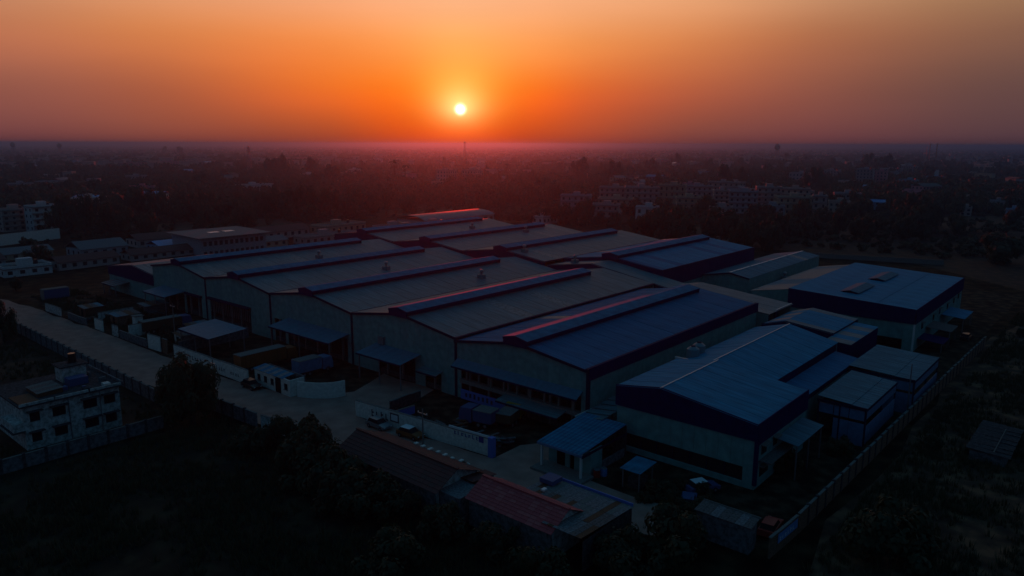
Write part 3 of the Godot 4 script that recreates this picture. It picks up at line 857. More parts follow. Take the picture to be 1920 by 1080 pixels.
func painted_marks(t: Node, x0: float, n: int, pitch: float, y0: float, hgt: float, z: float, m: String) -> void:
	# brush-painted characters, too worn to read: an upright and a cross stroke each
	for k in n:
		var x := x0 + k * pitch
		var w := pitch * 0.5
		bx(t, "painted_letter", M[m], Vector3(x, y0, z), Vector3(x + w * 0.42, y0 + hgt * rng.randf_range(0.75, 1.0), z + 0.006))
		if k % 2 == 0: bx(t, "painted_letter", M[m], Vector3(x + w * 0.42, y0 + hgt * 0.45, z), Vector3(x + w, y0 + hgt * 0.65, z + 0.006))
		if k % 3 != 1: bx(t, "painted_letter", M[m], Vector3(x + w * 0.42, y0, z), Vector3(x + w * 1.1, y0 + hgt * 0.18, z + 0.006))

func walls() -> void:
	wall_run("compound_wall", "long stained concrete panel wall along the left side of the dusty road", "wall", Vector2(47.7, -205), Vector2(47.4, -107), 2.2, 3.1, ["old_wall"], "dark_concrete")
	wall_run("compound_wall", "short stained wall continuing past the round tree beside the road", "wall", Vector2(51.6, -104.5), Vector2(52.4, -93), 2.1, 2.9, ["old_wall"], "dark_concrete")
	wall_run("boundary_wall", "pale wall stub in front of the bushes at the road bend", "wall", Vector2(52.6, -92.2), Vector2(53.4, -85.5), 2.0, 2.2, ["white_wall", "mould_wall"])
	wall_run("boundary_wall", "low mildewed wall below the two-storey house at the left", "wall", Vector2(16, -102.4), Vector2(43.5, -102.8), 1.8, 2.6, ["old_wall"], "dark_concrete")
	var a := wall_run("boundary_wall", "white wall with a row of painted letters opposite the round tree", "wall", Vector2(61.0, -136.6), Vector2(61.6, -111.2), 2.5, 4.2, ["white_wall"])
	painted_marks(a, 2.2, 9, 0.95, 0.9, 0.85, 0.125, "ink")
	painted_marks(a, 14.6, 5, 0.8, 0.8, 0.7, 0.125, "ink")
	painted_marks(a, 20.0, 4, 0.8, 0.8, 0.6, 0.125, "ink")
	var b := wall_run("boundary_wall", "white wall with a blue end and painted board facing the road", "wall", Vector2(64.6, -86.0), Vector2(66.8, -61.0), 2.4, 4.1, ["white_wall"])
	painted_marks(b, 3.4, 4, 0.95, 0.7, 1.2, 0.125, "ink")
	bx(b, "painted_board", M.ink, Vector3(7.2, 0.8, 0.125), Vector3(8.9, 2.1, 0.132))
	bx(b, "painted_board", M.sign_white, Vector3(7.4, 1.0, 0.133), Vector3(8.7, 1.9, 0.139))
	bx(b, "hoarding", M.sign_white, Vector3(18.2, 2.0, -0.06), Vector3(25.0, 2.75, 0.06))
	painted_marks(b, 19.2, 7, 0.62, 1.75, 0.6, 0.125, "ink_blue")
	bx(b, "hoarding", M.ink_blue, Vector3(23.4, 1.6, 0.126), Vector3(24.2, 2.4, 0.132))
	bx(b, "end_pier", M.sign_blue, Vector3(25.1, -0.1, -0.4), Vector3(25.8, 2.7, 0.4))
	# plots along the road left of the lettered wall
	var bits := [[[59.0, -199], [59.4, -190], 1.9, "mould_wall", "broken pale wall piece at the far end of the road"], [[59.5, -186], [59.8, -176], 1.5, "old_wall", "low stained wall piece between the two far gate piers"], [[59.9, -171.5], [60.1, -167.5], 2.4, "white_wall", "white gate pier wall with a lean-to post beside the road"], [[60.2, -163], [60.3, -160.5], 2.2, "mould_wall", "narrow stained wall stub after the white gate pier"], [[60.3, -159.5], [60.6, -147.5], 1.6, "old_wall", "knee-high sagging wall between the gate stub and trailer"], [[60.7, -147.0], [61.0, -142.4], 2.9, "white_wall", "tall white gate wall beside the parked orange trailer"], [[61.0, -141.4], [61.1, -139.6], 2.9, "brick_wall", "brown gate pier next to the lettered white wall"]]
	for q in bits:
		wall_run("boundary_wall", q[4], "wall", Vector2(q[0][0], q[0][1]), Vector2(q[1][0], q[1][1]), q[2], 2.4, [q[3]])
	for q in [[[63, -178], [71, -178.5], 2.0, "mould_wall", "pale cross wall in the plot behind the low wall piece"], [[61.5, -158], [66, -158.5], 2.6, "white_wall", "short white cross wall standing in the overgrown plot"], [[63, -139], [78, -139.5], 2.2, "old_wall", "grey cross wall in front of the second shed"], [[66, -80.5], [71, -80.2], 1.2, "sign_blue", "low blue wall inside the yard behind the white wall"], [[69, -83.5], [75.5, -83.8], 1.6, "dark_concrete", "dark cross wall beside the yard gate"]]:
		wall_run("plot_wall", q[4], "wall", Vector2(q[0][0], q[0][1]), Vector2(q[1][0], q[1][1]), q[2], 2.4, [q[3]])
	# right perimeter
	wall_run("perimeter_wall", "long brown brick perimeter wall beside the dark field at right", "wall", Vector2(73.5, -23.5), Vector2(172, -21.4), 2.2, 2.6, ["brick_wall"], "dark_concrete")
	var c := wall_run("perimeter_wall", "near corner of the perimeter wall with a blue painted panel", "wall", Vector2(66.8, -23.9), Vector2(73.2, -23.5), 2.2, 1.6, ["brick_wall"])
	bx(c, "painted_panel", M.blue_paint, Vector3(1.6, 1.0, 0.13), Vector3(6.2, 2.0, 0.14))
	painted_marks(c, 2.0, 6, 0.6, 1.2, 0.5, 0.141, "sign_white")
	wall_run("far_wall", "thin pale wall running across the dark fields beyond the sheds", "wall", Vector2(270, -96), Vector2(284, -50), 1.6, 4.6, ["concrete"])
	wall_run("far_wall", "long bright white compound wall below the flats at far left", "wall", Vector2(78, -337), Vector2(112, -349), 4.5, 4.0, ["white_wall"])

# ---------------------------------------------------------------- houses
func window_on(p: Node, m: Material, lo: Vector3, hi: Vector3, shade: bool) -> void:
	var w := bx(p, "window", m, lo, hi)
	if shade:
		var d := hi - lo
		var along_x := d.x > d.z
		if along_x: bx(p, "window_shade", M.concrete, Vector3(lo.x - 0.2, hi.y + 0.04, hi.z - 0.05), Vector3(hi.x + 0.2, hi.y + 0.14, hi.z + 0.5))
		else: bx(p, "window_shade", M.concrete, Vector3(lo.x + 0.05, hi.y + 0.04, lo.z - 0.2), Vector3(lo.x - 0.5, hi.y + 0.14, hi.z + 0.2))

func left_house() -> void:
	var t := thing("concrete_house", "mildewed two-storey house with flat roof at the left edge", "house", Vector3(34, 0, -114))
	var hx := 6.0
	var hz := 5.8
	var wm: Material = M.mould_wall
	# walls built round their openings: front wall as piers and spandrels
	var op := [-5.3, -4.1, -2.6, -1.0, 1.2, 3.0, 3.9, 5.4]
	var xs := [-hx]
	xs.append_array(op)
	xs.append(hx)
	for k in range(0, xs.size() - 1):
		if k % 2 == 0:
			bx(t, "wall", wm, Vector3(xs[k], 0, hz - 0.25), Vector3(xs[k + 1], 6.0, hz))
		else:
			for q in [[0.0, 0.9], [2.3, 3.7], [5.2, 6.0]]:
				bx(t, "wall", wm, Vector3(xs[k], q[0], hz - 0.25), Vector3(xs[k + 1], q[1], hz))
			for y in [0.9, 3.7]:
				var w := bx(t, "window", M.glass, Vector3(xs[k] + 0.05, y + 0.05, hz - 0.2), Vector3(xs[k + 1] - 0.05, y + (1.4 if y < 2 else 1.5), hz - 0.16))
				bx(t, "window_frame", M.trim, Vector3((xs[k] + xs[k + 1]) / 2 - 0.04, y + 0.05, hz - 0.15), Vector3((xs[k] + xs[k + 1]) / 2 + 0.04, y + 1.4, hz - 0.1))
				bx(t, "sunshade", M.dark_concrete, Vector3(xs[k] - 0.3, y + 1.5, hz - 0.02), Vector3(xs[k + 1] + 0.3, y + 1.62, hz + 0.7))
	bx(t, "wall", wm, Vector3(-hx, 0, -hz), Vector3(-hx + 0.25, 6.0, hz - 0.26))
	bx(t, "wall", wm, Vector3(hx - 0.25, 0, -hz), Vector3(hx, 6.0, hz - 0.26))
	bx(t, "wall", wm, Vector3(-hx + 0.26, 0, -hz), Vector3(hx - 0.26, 6.0, -hz + 0.25))
	bx(t, "floor_slab", M.dark_concrete, Vector3(-hx + 0.25, 2.9, -hz + 0.25), Vector3(hx - 0.25, 3.1, hz - 0.27))
	bx(t, "roof_slab", M.dark_concrete, Vector3(-hx - 0.5, 6.0, -hz - 0.5), Vector3(hx + 0.6, 6.2, hz + 0.5))
	bx(t, "balcony", M.mould_wall, Vector3(-hx - 1.3, 2.8, 1.0), Vector3(-hx - 0.01, 3.9, hz))
	bx(t, "balcony_slab", M.dark_concrete, Vector3(-hx - 1.5, 2.6, 0.8), Vector3(-hx - 0.01, 2.79, hz + 0.2))
	for k in 3: bx(t, "parapet", M.mould_wall, Vector3(-hx - 0.45 + k * 4.3, 6.2, hz + 0.25), Vector3(-hx + 3.6 + k * 4.3, 6.55, hz + 0.45))
	bx(t, "parapet", M.old_wall, Vector3(hx + 0.35, 6.2, -hz - 0.4), Vector3(hx + 0.55, 6.6, hz + 0.2))
	for k in 5:
		slab(t, "roof_sheet", M[["concrete", "asbestos_b"][k % 2]], [Vector3(-3.6, 6.75, 3.8 - k * 0.95), Vector3(-0.3, 6.95, 3.8 - k * 0.95), Vector3(-0.3, 6.95, 2.9 - k * 0.95), Vector3(-3.6, 6.75, 2.9 - k * 0.95)], 0.04)
	bx(t, "sheet_support", M.rust, Vector3(-3.5, 6.2, -0.9), Vector3(-0.4, 6.7, 3.7))
	slab(t, "clay_terrace", M.rust, [Vector3(-6.2, 6.35, 5.6), Vector3(-3.8, 6.35, 5.6), Vector3(-3.8, 6.3, 1.0), Vector3(-6.2, 6.3, 1.0)], 0.12)
	var sr := bx(t, "stair_room", M.mould_wall, Vector3(1.0, 6.2, -3.4), Vector3(4.2, 8.4, -0.6))
	bx(t, "stair_roof", M.dark_concrete, Vector3(0.7, 8.4, -3.7), Vector3(4.5, 8.55, -0.3))
	bx(t, "tarpaulin", M.tarp, Vector3(0.9, 6.25, 0.4), Vector3(3.4, 7.3, 2.2))
	bar(t, "roof_tank", M.black_paint, Vector3(3.0, 8.55, -2.2), Vector3(3.0, 9.9, -2.2), 0.6, 0.5, 12)
	for k in 9:
		var cx := rng.randf_range(-1.0, 5.4)
		var cz := rng.randf_range(-5.0, 5.2)
		var hgt := rng.randf_range(0.2, 0.8)
		bx(t, "roof_clutter", M[["old_wall", "white_wall", "tarp", "rust", "dark_concrete"][rng.randi() % 5]], Vector3(cx, 6.2, cz), Vector3(cx + rng.randf_range(0.3, 1.4), 6.2 + hgt, cz + rng.randf_range(0.3, 1.2)))
	bar(t, "drain_pipe", M.steel, Vector3(-0.6, 0, hz + 0.08), Vector3(-0.6, 5.9, hz + 0.08), 0.07)
	bar(t, "drain_pipe", M.steel, Vector3(3.4, 0, hz + 0.08), Vector3(3.4, 5.9, hz + 0.08), 0.06)

func tiled_roof(t: Node, zr: float, x0: float, xr: float, x1: float, ye0: float, yr: float, ye1: float, z0: float, z1: float, rows: int, cols: int, mats: Array) -> void:
	# ridge along z at xr; sheets in courses
	for s in 2:
		var xe := x0 if s == 0 else x1
		var ye := ye0 if s == 0 else ye1
		for r in rows:
			for c in cols:
				var fa := float(r) / rows
				var fb := float(r + 1) / rows + 0.02
				var za := lerpf(z0, z1, float(c) / cols) + 0.012
				var zb := lerpf(z0, z1, float(c + 1) / cols) - 0.012
				var step := 0.035 * (rows - r)
				var q := [Vector3(lerpf(xr, xe, fa), lerpf(yr, ye, fa) - 0.02, za), Vector3(lerpf(xr, xe, fa), lerpf(yr, ye, fa) - 0.02, zb), Vector3(lerpf(xr, xe, fb), lerpf(yr, ye, fb) + 0.035, zb), Vector3(lerpf(xr, xe, fb), lerpf(yr, ye, fb) + 0.035, za)]
				slab(t, "roof_tile", M[mats[rng.randi() % mats.size()]], q, 0.03)
	bx(t, "ridge_tile", M[mats[0]], Vector3(xr - 0.18, yr - 0.02, z0), Vector3(xr + 0.18, yr + 0.12, z1))

func road_houses() -> void:
	# long tile-roofed house half hidden by bushes
	var t := thing("tiled_house", "long house with dull brown tiled ridge roof behind the bushes", "house", Vector3(54, 0, -63.5))
	tiled_roof(t, 0, -3.6, -0.3, 3.9, 3.3, 5.0, 3.3, -8.0, 9.8, 7, 19, ["tile_b", "tile_d", "tile_b"])
	bx(t, "wall", M.old_wall, Vector3(-3.2, 0, -7.8), Vector3(-3.0, 3.3, 9.0))
	bx(t, "wall", M.old_wall, Vector3(3.3, 0, -7.8), Vector3(3.5, 3.3, 9.0))
	var q := [Vector3(-3.0, 0, 8.8), Vector3(3.3, 0, 8.8), Vector3(3.3, 3.3, 8.8), Vector3(-0.3, 4.85, 8.8), Vector3(-3.0, 3.35, 8.8)]
	solid(t, "gable_wall", M.mould_wall, q, shifted(q, Vector3(0, 0, 0.2)))
	bx(t, "porch_roof", M.asbestos_a, Vector3(-2.6, 3.0, 9.05), Vector3(0.9, 3.12, 12.2))
	bx(t, "porch_wall", M.old_wall, Vector3(-2.5, 0, 11.9), Vector3(0.8, 2.95, 12.1))
	bx(t, "porch_wall", M.old_wall, Vector3(-2.55, 0, 9.05), Vector3(-2.35, 2.95, 11.88))
	bx(t, "side_room", M.old_wall, Vector3(1.0, 0, 9.1), Vector3(4.6, 2.9, 10.6))
	slab(t, "side_room_roof", M.tile_b, [Vector3(0.8, 3.4, 9.05), Vector3(4.8, 2.95, 9.05), Vector3(4.8, 2.95, 10.9), Vector3(0.8, 3.4, 10.9)], 0.06)
	for k in 8: bx(t, "roof_brick", M.white_wall, Vector3(3.5 + rng.randf() * 0.4, 3.36, -2.0 + k * 1.3), Vector3(3.9 + rng.randf() * 0.4, 3.5, -1.6 + k * 1.3))
	# red roofed house
	var h := thing("tiled_house", "house with bright red sheet-tile ridge roof by the road", "house", Vector3(55, 0, -45))
	tiled_roof(h, 0, -3.1, -0.2, 2.7, 3.2, 4.7, 3.3, -6.0, 5.6, 8, 14, ["tile_a", "tile_c", "tile_a"])
	bx(h, "wall", M.old_wall, Vector3(-2.7, 0, -5.8), Vector3(-2.5, 3.2, 5.2))
	bx(h, "wall", M.old_wall, Vector3(2.2, 0, -5.8), Vector3(2.4, 3.2, 5.2))
	var g := [Vector3(-2.5, 0, 5.0), Vector3(2.2, 0, 5.0), Vector3(2.2, 3.3, 5.0), Vector3(-0.2, 4.55, 5.0), Vector3(-2.5, 3.25, 5.0)]
	solid(h, "gable_wall", M.mould_wall, g, shifted(g, Vector3(0, 0, 0.2)))
	# corrugated lean-to with rust patches
	var c := thing("sheet_roof_house", "low house under patched grey and rusty corrugated sheets", "house", Vector3(58.2, 0, -41.8))
	for k in 16:
		var za := -5.4 + k * 0.68
		for j in 3:
			if k < 9 and j == 2: continue
			var xa := 3.6 - j * 3.1
			var mm: String = ["asbestos_a", "asbestos_b", "asbestos_a", "rust", "concrete"][rng.randi() % 5 if j > 0 else [0, 0, 3, 4, 0][rng.randi() % 5]]
			slab(c, "roof_sheet", M[mm], [Vector3(xa, 3.25 + rng.randf() * 0.05 + j * 0.14, za), Vector3(xa, 3.25 + j * 0.14, za + 0.64), Vector3(xa - 3.15, 3.42 + j * 0.14, za + 0.64), Vector3(xa - 3.15, 3.42 + j * 0.14, za)], 0.04)
	bx(c, "wall", M.old_wall, Vector3(3.2, 0, -5.2), Vector3(3.4, 3.15, 5.2))
	bx(c, "wall", M.dark_concrete, Vector3(-5.2, 0, 5.25), Vector3(3.4, 3.1, 5.4))
	bx(c, "parapet", M.sign_blue, Vector3(3.7, 3.1, -5.3), Vector3(3.82, 3.5, 5.3))
	bx(c, "tarpaulin", M.tarp, Vector3(1.4, 3.5, -5.2), Vector3(3.2, 4.0, -3.4))
	bx(c, "cement_sack", M.white_paint, Vector3(-0.4, 3.6, -3.6), Vector3(0.2, 3.8, -3.2))
	# shop with blue corrugated roof
	var s := thing("gate_office", "small gate office under a bright blue corrugated hip roof", "office", Vector3(72.5, 0, -50.8))
	for k in 22:
		var za := lerpf(-3.5, 3.2, k / 22.0)
		slab(s, "roof_sheet", M[["roof_blue_a", "roof_blue_b"][k % 2]], [Vector3(-4.1, 3.5, za), Vector3(-4.1, 3.5, za + 0.27), Vector3(6.0, 4.4, za + 0.27), Vector3(6.0, 4.4, za)], 0.05)
	bx(s, "roof_fascia", M.blue_panel, Vector3(-4.22, 3.15, -3.55), Vector3(-4.12, 3.46, 3.3))
	bx(s, "roof_fascia", M.trim, Vector3(-4.1, 3.0, 3.22), Vector3(6.0, 3.3, 3.3))
	bx(s, "wall", M.teal_wall_a, Vector3(-2.2, 0, 0.8), Vector3(-2.0, 3.3, 3.2))
	bx(s, "wall", M.teal_wall_b, Vector3(-2.2, 0, -3.2), Vector3(-2.0, 3.3, -1.9))
	bx(s, "door", M.dark, Vector3(-2.15, 0, -1.9), Vector3(-2.05, 2.4, -0.6))
	bx(s, "wall", M.teal_wall_a, Vector3(-2.2, 0, -0.6), Vector3(-2.0, 3.3, 0.1))
	bx(s, "wall", M.teal_wall_a, Vector3(-2.0, 0, 3.0), Vector3(0.4, 3.3, 3.2))
	bx(s, "wall", M.old_wall, Vector3(0.4, 0, 2.9), Vector3(5.8, 1.1, 3.1))
	bx(s, "wall", M.dark_concrete, Vector3(5.8, 0, -3.2), Vector3(6.0, 4.2, 3.2))
	bx(s, "wall", M.dark_concrete, Vector3(-2.0, 0, -3.2), Vector3(5.8, 3.3, -3.0))
	for z in [-3.2, 2.8]: bx(s, "porch_post", M.pale_trim, Vector3(-3.9, 0, z), Vector3(-3.65, 3.4, z + 0.25))
	bx(s, "step", M.concrete, Vector3(-5.2, 0, -3.8), Vector3(-2.2, 0.3, 3.8))
	# lean-to roof slope beside the front shed
	var l := thing("side_canopy", "pale tilted canopy strip between the nearest front shed and corner block", "canopy", Vector3(79, 0, -52.6))
	for k in 5:
		slab(l, "roof_sheet", M.roof_a, [Vector3(-1.5 + k * 1.8, 4.0 + k * 0.12, -2.2), Vector3(0.28 + k * 1.8, 4.0 + k * 0.12, -2.2), Vector3(0.28 + k * 1.8, 4.5 + k * 0.12, 1.8), Vector3(-1.5 + k * 1.8, 4.5 + k * 0.12, 1.8)], 0.05)
	bx(l, "edge_strip", M.pale_trim, Vector3(-1.8, 3.9, -2.35), Vector3(3.4, 4.1, -2.22))
	for x in [-1.2, 6.8]: bx(l, "post", M.steel, Vector3(x, 0, -2.0), Vector3(x + 0.15, 3.9, -1.85))
	# little shed
	var k2 := thing("pump_shed", "tiny blue-roofed pump shed before the corner block", "shed", Vector3(72.2, 0, -42))
	for k in 4: slab(k2, "roof_sheet", M.roof_vent, [Vector3(-1.9, 2.5, -1.4 + k * 0.7), Vector3(-1.9, 2.5, -0.72 + k * 0.7), Vector3(1.9, 2.75, -0.72 + k * 0.7), Vector3(1.9, 2.75, -1.4 + k * 0.7)], 0.05)
	for q2 in [[-1.6, -1.2], [1.4, -1.2], [-1.6, 1.0], [1.4, 1.0]]: bx(k2, "post", M.steel, Vector3(q2[0], 0, q2[1]), Vector3(q2[0] + 0.12, 2.6, q2[1] + 0.12))
	bx(k2, "pump_box", M.dark_concrete, Vector3(-1.0, 0, -0.8), Vector3(1.0, 1.2, 0.8))
	# gate kiosk at lower right
	var g2 := thing("guard_kiosk", "narrow kiosk with patchy blue-grey roof near the perimeter corner", "kiosk", Vector3(67, 0, -28.6))
	for k in 7: slab(g2, "roof_sheet", M[["asbestos_b", "asbestos_b", "asbestos_a"][k % 3]], [Vector3(-1.1, 3.0, -3.0 + k * 0.88), Vector3(-1.1, 3.0, -2.15 + k * 0.88), Vector3(1.1, 3.25, -2.15 + k * 0.88), Vector3(1.1, 3.25, -3.0 + k * 0.88)], 0.05)
	bx(g2, "wall", M.old_wall, Vector3(-0.9, 0, -2.8), Vector3(-0.7, 2.95, 2.9))
	bx(g2, "wall", M.old_wall, Vector3(-0.7, 0, 2.7), Vector3(0.9, 2.95, 2.9))
	bx(g2, "wall", M.old_wall, Vector3(0.7, 0, -2.8), Vector3(0.9, 3.1, 2.7))
	bx(g2, "roof_edge", M.concrete, Vector3(1.05, 3.2, -3.0), Vector3(1.15, 3.35, 3.2))
	# guard house and curved wall at the yard gate
	var r := thing("guard_house", "white guard house with blue lean-to roof at the yard gate", "house", Vector3(64, 0, -105.5))
	for k in 9: slab(r, "roof_sheet", M[["roof_vent", "roof_a"][k % 2]], [Vector3(-1.5, 2.75, -5.6 + k * 0.98), Vector3(-1.5, 2.75, -4.64 + k * 0.98), Vector3(0.8, 3.1, -4.64 + k * 0.98), Vector3(0.8, 3.1, -5.6 + k * 0.98)], 0.05)
	bx(r, "wall", M.white_wall, Vector3(-1.3, 0, -5.5), Vector3(-1.1, 2.75, 0.8))
	bx(r, "door", M.dark, Vector3(-1.34, 0, 0.8), Vector3(-1.1, 2.3, 2.4))
	bx(r, "wall", M.white_wall, Vector3(-1.3, 0, 2.4), Vector3(-1.1, 2.75, 5.0))
	bx(r, "wall", M.white_wall, Vector3(-1.1, 0, 4.8), Vector3(1.4, 2.75, 5.0))
	bx(r, "wall", M.old_wall, Vector3(1.4, 0, -5.5), Vector3(1.6, 2.9, 5.0))
	for z in [-4.6, -2.6, -0.6, 3.4]:
		bx(r, "window", M.glass, Vector3(-1.33, 1.0, z), Vector3(-1.305, 2.0, z + 0.9))
		bx(r, "window_sill", M.concrete, Vector3(-1.42, 0.9, z - 0.1), Vector3(-1.305, 0.98, z + 1.0))
	var cw := thing("curved_wall", "curved white wall with two small painted signs at the yard gate", "wall", Vector3(64, 0, -98.8))
	var prev := Vector3(-0.4, 0, -1.0)
	for k in 10:
		var a := (k + 1) / 10.0
		var nx := Vector3(lerpf(-0.4, 5.0, a * a * 0.45 + a * 0.55), 0, lerpf(-1.0, 4.2, sin(a * PI / 2)))
		var side := (nx - prev).cross(Vector3.UP).normalized() * 0.1
		var base := [prev - side, nx - side, nx + side, prev + side]
		solid(cw, "wall_panel", M.white_wall, base, shifted(base, Vector3(0, 2.6, 0)))
		if k == 6 or k == 8:
			var mid := (prev + nx) / 2 - side * 1.03
			var dd := (nx - prev).normalized() * 0.28
			var sq := [mid - dd + Vector3(0, 1.0, 0), mid + dd + Vector3(0, 1.0, 0), mid + dd + Vector3(0, 2.0, 0), mid - dd + Vector3(0, 2.0, 0)]
			solid(cw, "painted_sign", M.ink, sq, shifted(sq, side * 0.05))
		prev = nx
	# little huts in the plots by the road
	for hq in [[64.5, -186, 4.0, 3.0, "tin hut behind the farthest wall piece of the road", "rust"], [66.5, -172, 5.0, 3.4, "brick hut behind the white gate pier wall", "brick_wall"], [72.5, -150, 4.4, 3.0, "grey hut between the brown flatbed and lettered wall", "old_wall"], [67.0, -144.5, 3.2, 2.6, "tiny pale hut beside the tall white gate wall", "mould_wall"], [75.5, -178, 5.4, 3.6, "wide tin hut in front of the shed annex", "asbestos_b"]]:
		var hu := thing("plot_hut", hq[4], "hut", Vector3(hq[0], 0, hq[1]), 0.05)
		bx(hu, "wall", M[hq[5]], Vector3(-hq[2] / 2, 0, -hq[3] / 2), Vector3(hq[2] / 2, 2.1, hq[3] / 2))
		bx(hu, "door", M.dark, Vector3(-hq[2] / 2 - 0.03, 0, -0.5), Vector3(-hq[2] / 2 - 0.005, 1.8, 0.4))
		for k in 4:
			var xa: float = -hq[2] / 2 - 0.3 + k * (hq[2] + 0.6) / 4.0
			slab(hu, "roof_sheet", M[["asbestos_a", "rust", "asbestos_b", "roof_grey_a"][(k + int(hq[2] * 3)) % 4]], [Vector3(xa, 2.5, -hq[3] / 2 - 0.3), Vector3(xa + (hq[2] + 0.6) / 4.0 - 0.02, 2.5, -hq[3] / 2 - 0.3), Vector3(xa + (hq[2] + 0.6) / 4.0 - 0.02, 2.15, hq[3] / 2 + 0.3), Vector3(xa, 2.15, hq[3] / 2 + 0.3)], 0.04)
	# booths
	var bo := thing("white_booth", "tall white booth standing in the plot beside the road", "booth", Vector3(65.5, 0, -163))
	bx(bo, "wall", M.white_wall, Vector3(-0.8, 0, -0.8), Vector3(0.8, 3.2, 0.8))
	bx(bo, "roof", M.concrete, Vector3(-1.0, 3.2, -1.0), Vector3(1.0, 3.35, 1.0))
	bx(bo, "door", M.dark, Vector3(-0.4, 0, 0.8), Vector3(0.4, 2.0, 0.83))
	var st := thing("storage_hut", "long low ruined hut in the dark field at the right edge", "hut", Vector3(113, 0, -11.5))
	bx(st, "wall", M.old_wall, Vector3(-6, 0, -2), Vector3(6, 1.3, 2))
	for k in 10: slab(st, "roof_sheet", M[["dark_concrete", "dark_concrete"][k % 2]], [Vector3(-6.4 + k * 1.28, 1.4 + 0.1 * (k % 3), 2.5), Vector3(-5.16 + k * 1.28, 1.4 + 0.1 * (k % 3), 2.5), Vector3(-5.16 + k * 1.28, 1.7, -2.4), Vector3(-6.4 + k * 1.28, 1.7, -2.4)], 0.05)
	bx(st, "roof_pole", M.concrete, Vector3(-6.4, 1.72, 0.6), Vector3(4.0, 1.8, 0.7))

# ---------------------------------------------------------------- vehicles
func wheel(p: Node, at: Vector3, r: float, w: float) -> void:
	var t := bar(p, "wheel", M.rubber, at + Vector3(0, 0, -w / 2), at + Vector3(0, 0, w / 2), r, r, 12)
	bar(t, "rim", M.steel, at + Vector3(0, 0, -w / 2 - 0.02), at + Vector3(0, 0, w / 2 + 0.02), r * 0.5, r * 0.5, 8)

func truck(label: String, at: Vector3, turn: float, len: float, body: Material, cab: Material, high := 3.4, ribbed := true) -> void:
	var t := thing("parked_truck", label, "truck", at, turn)
	bx(t, "chassis", M.black_paint, Vector3(-len / 2, 0.7, -0.5), Vector3(len / 2, 0.95, 0.5))
	bx(t, "cargo_body", body, Vector3(-len / 2, 0.96, -1.2), Vector3(len / 2 - 2.4, high, 1.2))
	if ribbed:
		var n := int((len - 2.4) / 0.9)
		for k in n + 1:
			for s in [-1.0, 1.0]:
				bx(t, "body_rib", body, Vector3(-len / 2 + k * 0.9 + 0.02, 1.0, s * 1.2), Vector3(-len / 2 + k * 0.9 + 0.1, high - 0.02, s * 1.26))
	bx(t, "body_rim", M.concrete, Vector3(-len / 2 - 0.03, high, -1.26), Vector3(len / 2 - 2.37, high + 0.08, 1.26))
	var a := [Vector3(len / 2 - 2.1, 0.6, -1.15), Vector3(len / 2, 0.6, -1.15), Vector3(len / 2, 1.6, -1.15), Vector3(len / 2 - 0.25, 2.7, -1.15), Vector3(len / 2 - 2.1, 2.75, -1.15)]
	solid(t, "cab", cab, a, shifted(a, Vector3(0, 0, 2.3)))
	var wq := [Vector3(len / 2 + 0.01, 1.65, -1.0), Vector3(len / 2 + 0.01, 1.65, 1.0), Vector3(len / 2 - 0.21, 2.6, 1.0), Vector3(len / 2 - 0.21, 2.6, -1.0)]
	solid(t, "windscreen", M.glass, wq, shifted(wq, Vector3(0.02, 0, 0)))
	for s in [-1.0, 1.0]:
		bx(t, "headlight", M.sign_white, Vector3(len / 2, 0.85, s * 0.85 - 0.15), Vector3(len / 2 + 0.03, 1.05, s * 0.85 + 0.15))
		for x in [-len / 2 + 1.0, -len / 2 + 2.1, len / 2 - 1.2]:
			wheel(t, Vector3(x, 0.5, s * 1.0), 0.5, 0.3)

func car(called: String, label: String, at: Vector3, turn: float, m: Material, roof: Material = null) -> void:
	var t := thing(called, label, "car", at, turn)
	var a := [Vector3(-2.0, 0.35, -0.82), Vector3(2.0, 0.35, -0.82), Vector3(2.05, 0.72, -0.82), Vector3(1.0, 0.92, -0.82), Vector3(-1.9, 0.95, -0.82)]
	solid(t, "body", m, a, shifted(a, Vector3(0, 0, 1.64)))
	var c := [Vector3(-1.6, 0.93, -0.74), Vector3(0.95, 0.9, -0.74), Vector3(0.35, 1.4, -0.62), Vector3(-1.3, 1.42, -0.62)]
	var c2 := [Vector3(-1.6, 0.93, 0.74), Vector3(0.95, 0.9, 0.74), Vector3(0.35, 1.4, 0.62), Vector3(-1.3, 1.42, 0.62)]
	solid(t, "cabin_glass", M.glass, c, c2)
	bx(t, "roof", roof if roof else m, Vector3(-1.3, 1.41, -0.63), Vector3(0.36, 1.46, 0.63))
	for s in [-1.0, 1.0]:
		bx(t, "headlight", M.sign_white, Vector3(2.03, 0.6, s * 0.6 - 0.14), Vector3(2.07, 0.72, s * 0.6 + 0.14))
		for x in [-1.25, 1.3]: wheel(t, Vector3(x, 0.32, s * 0.74), 0.32, 0.2)

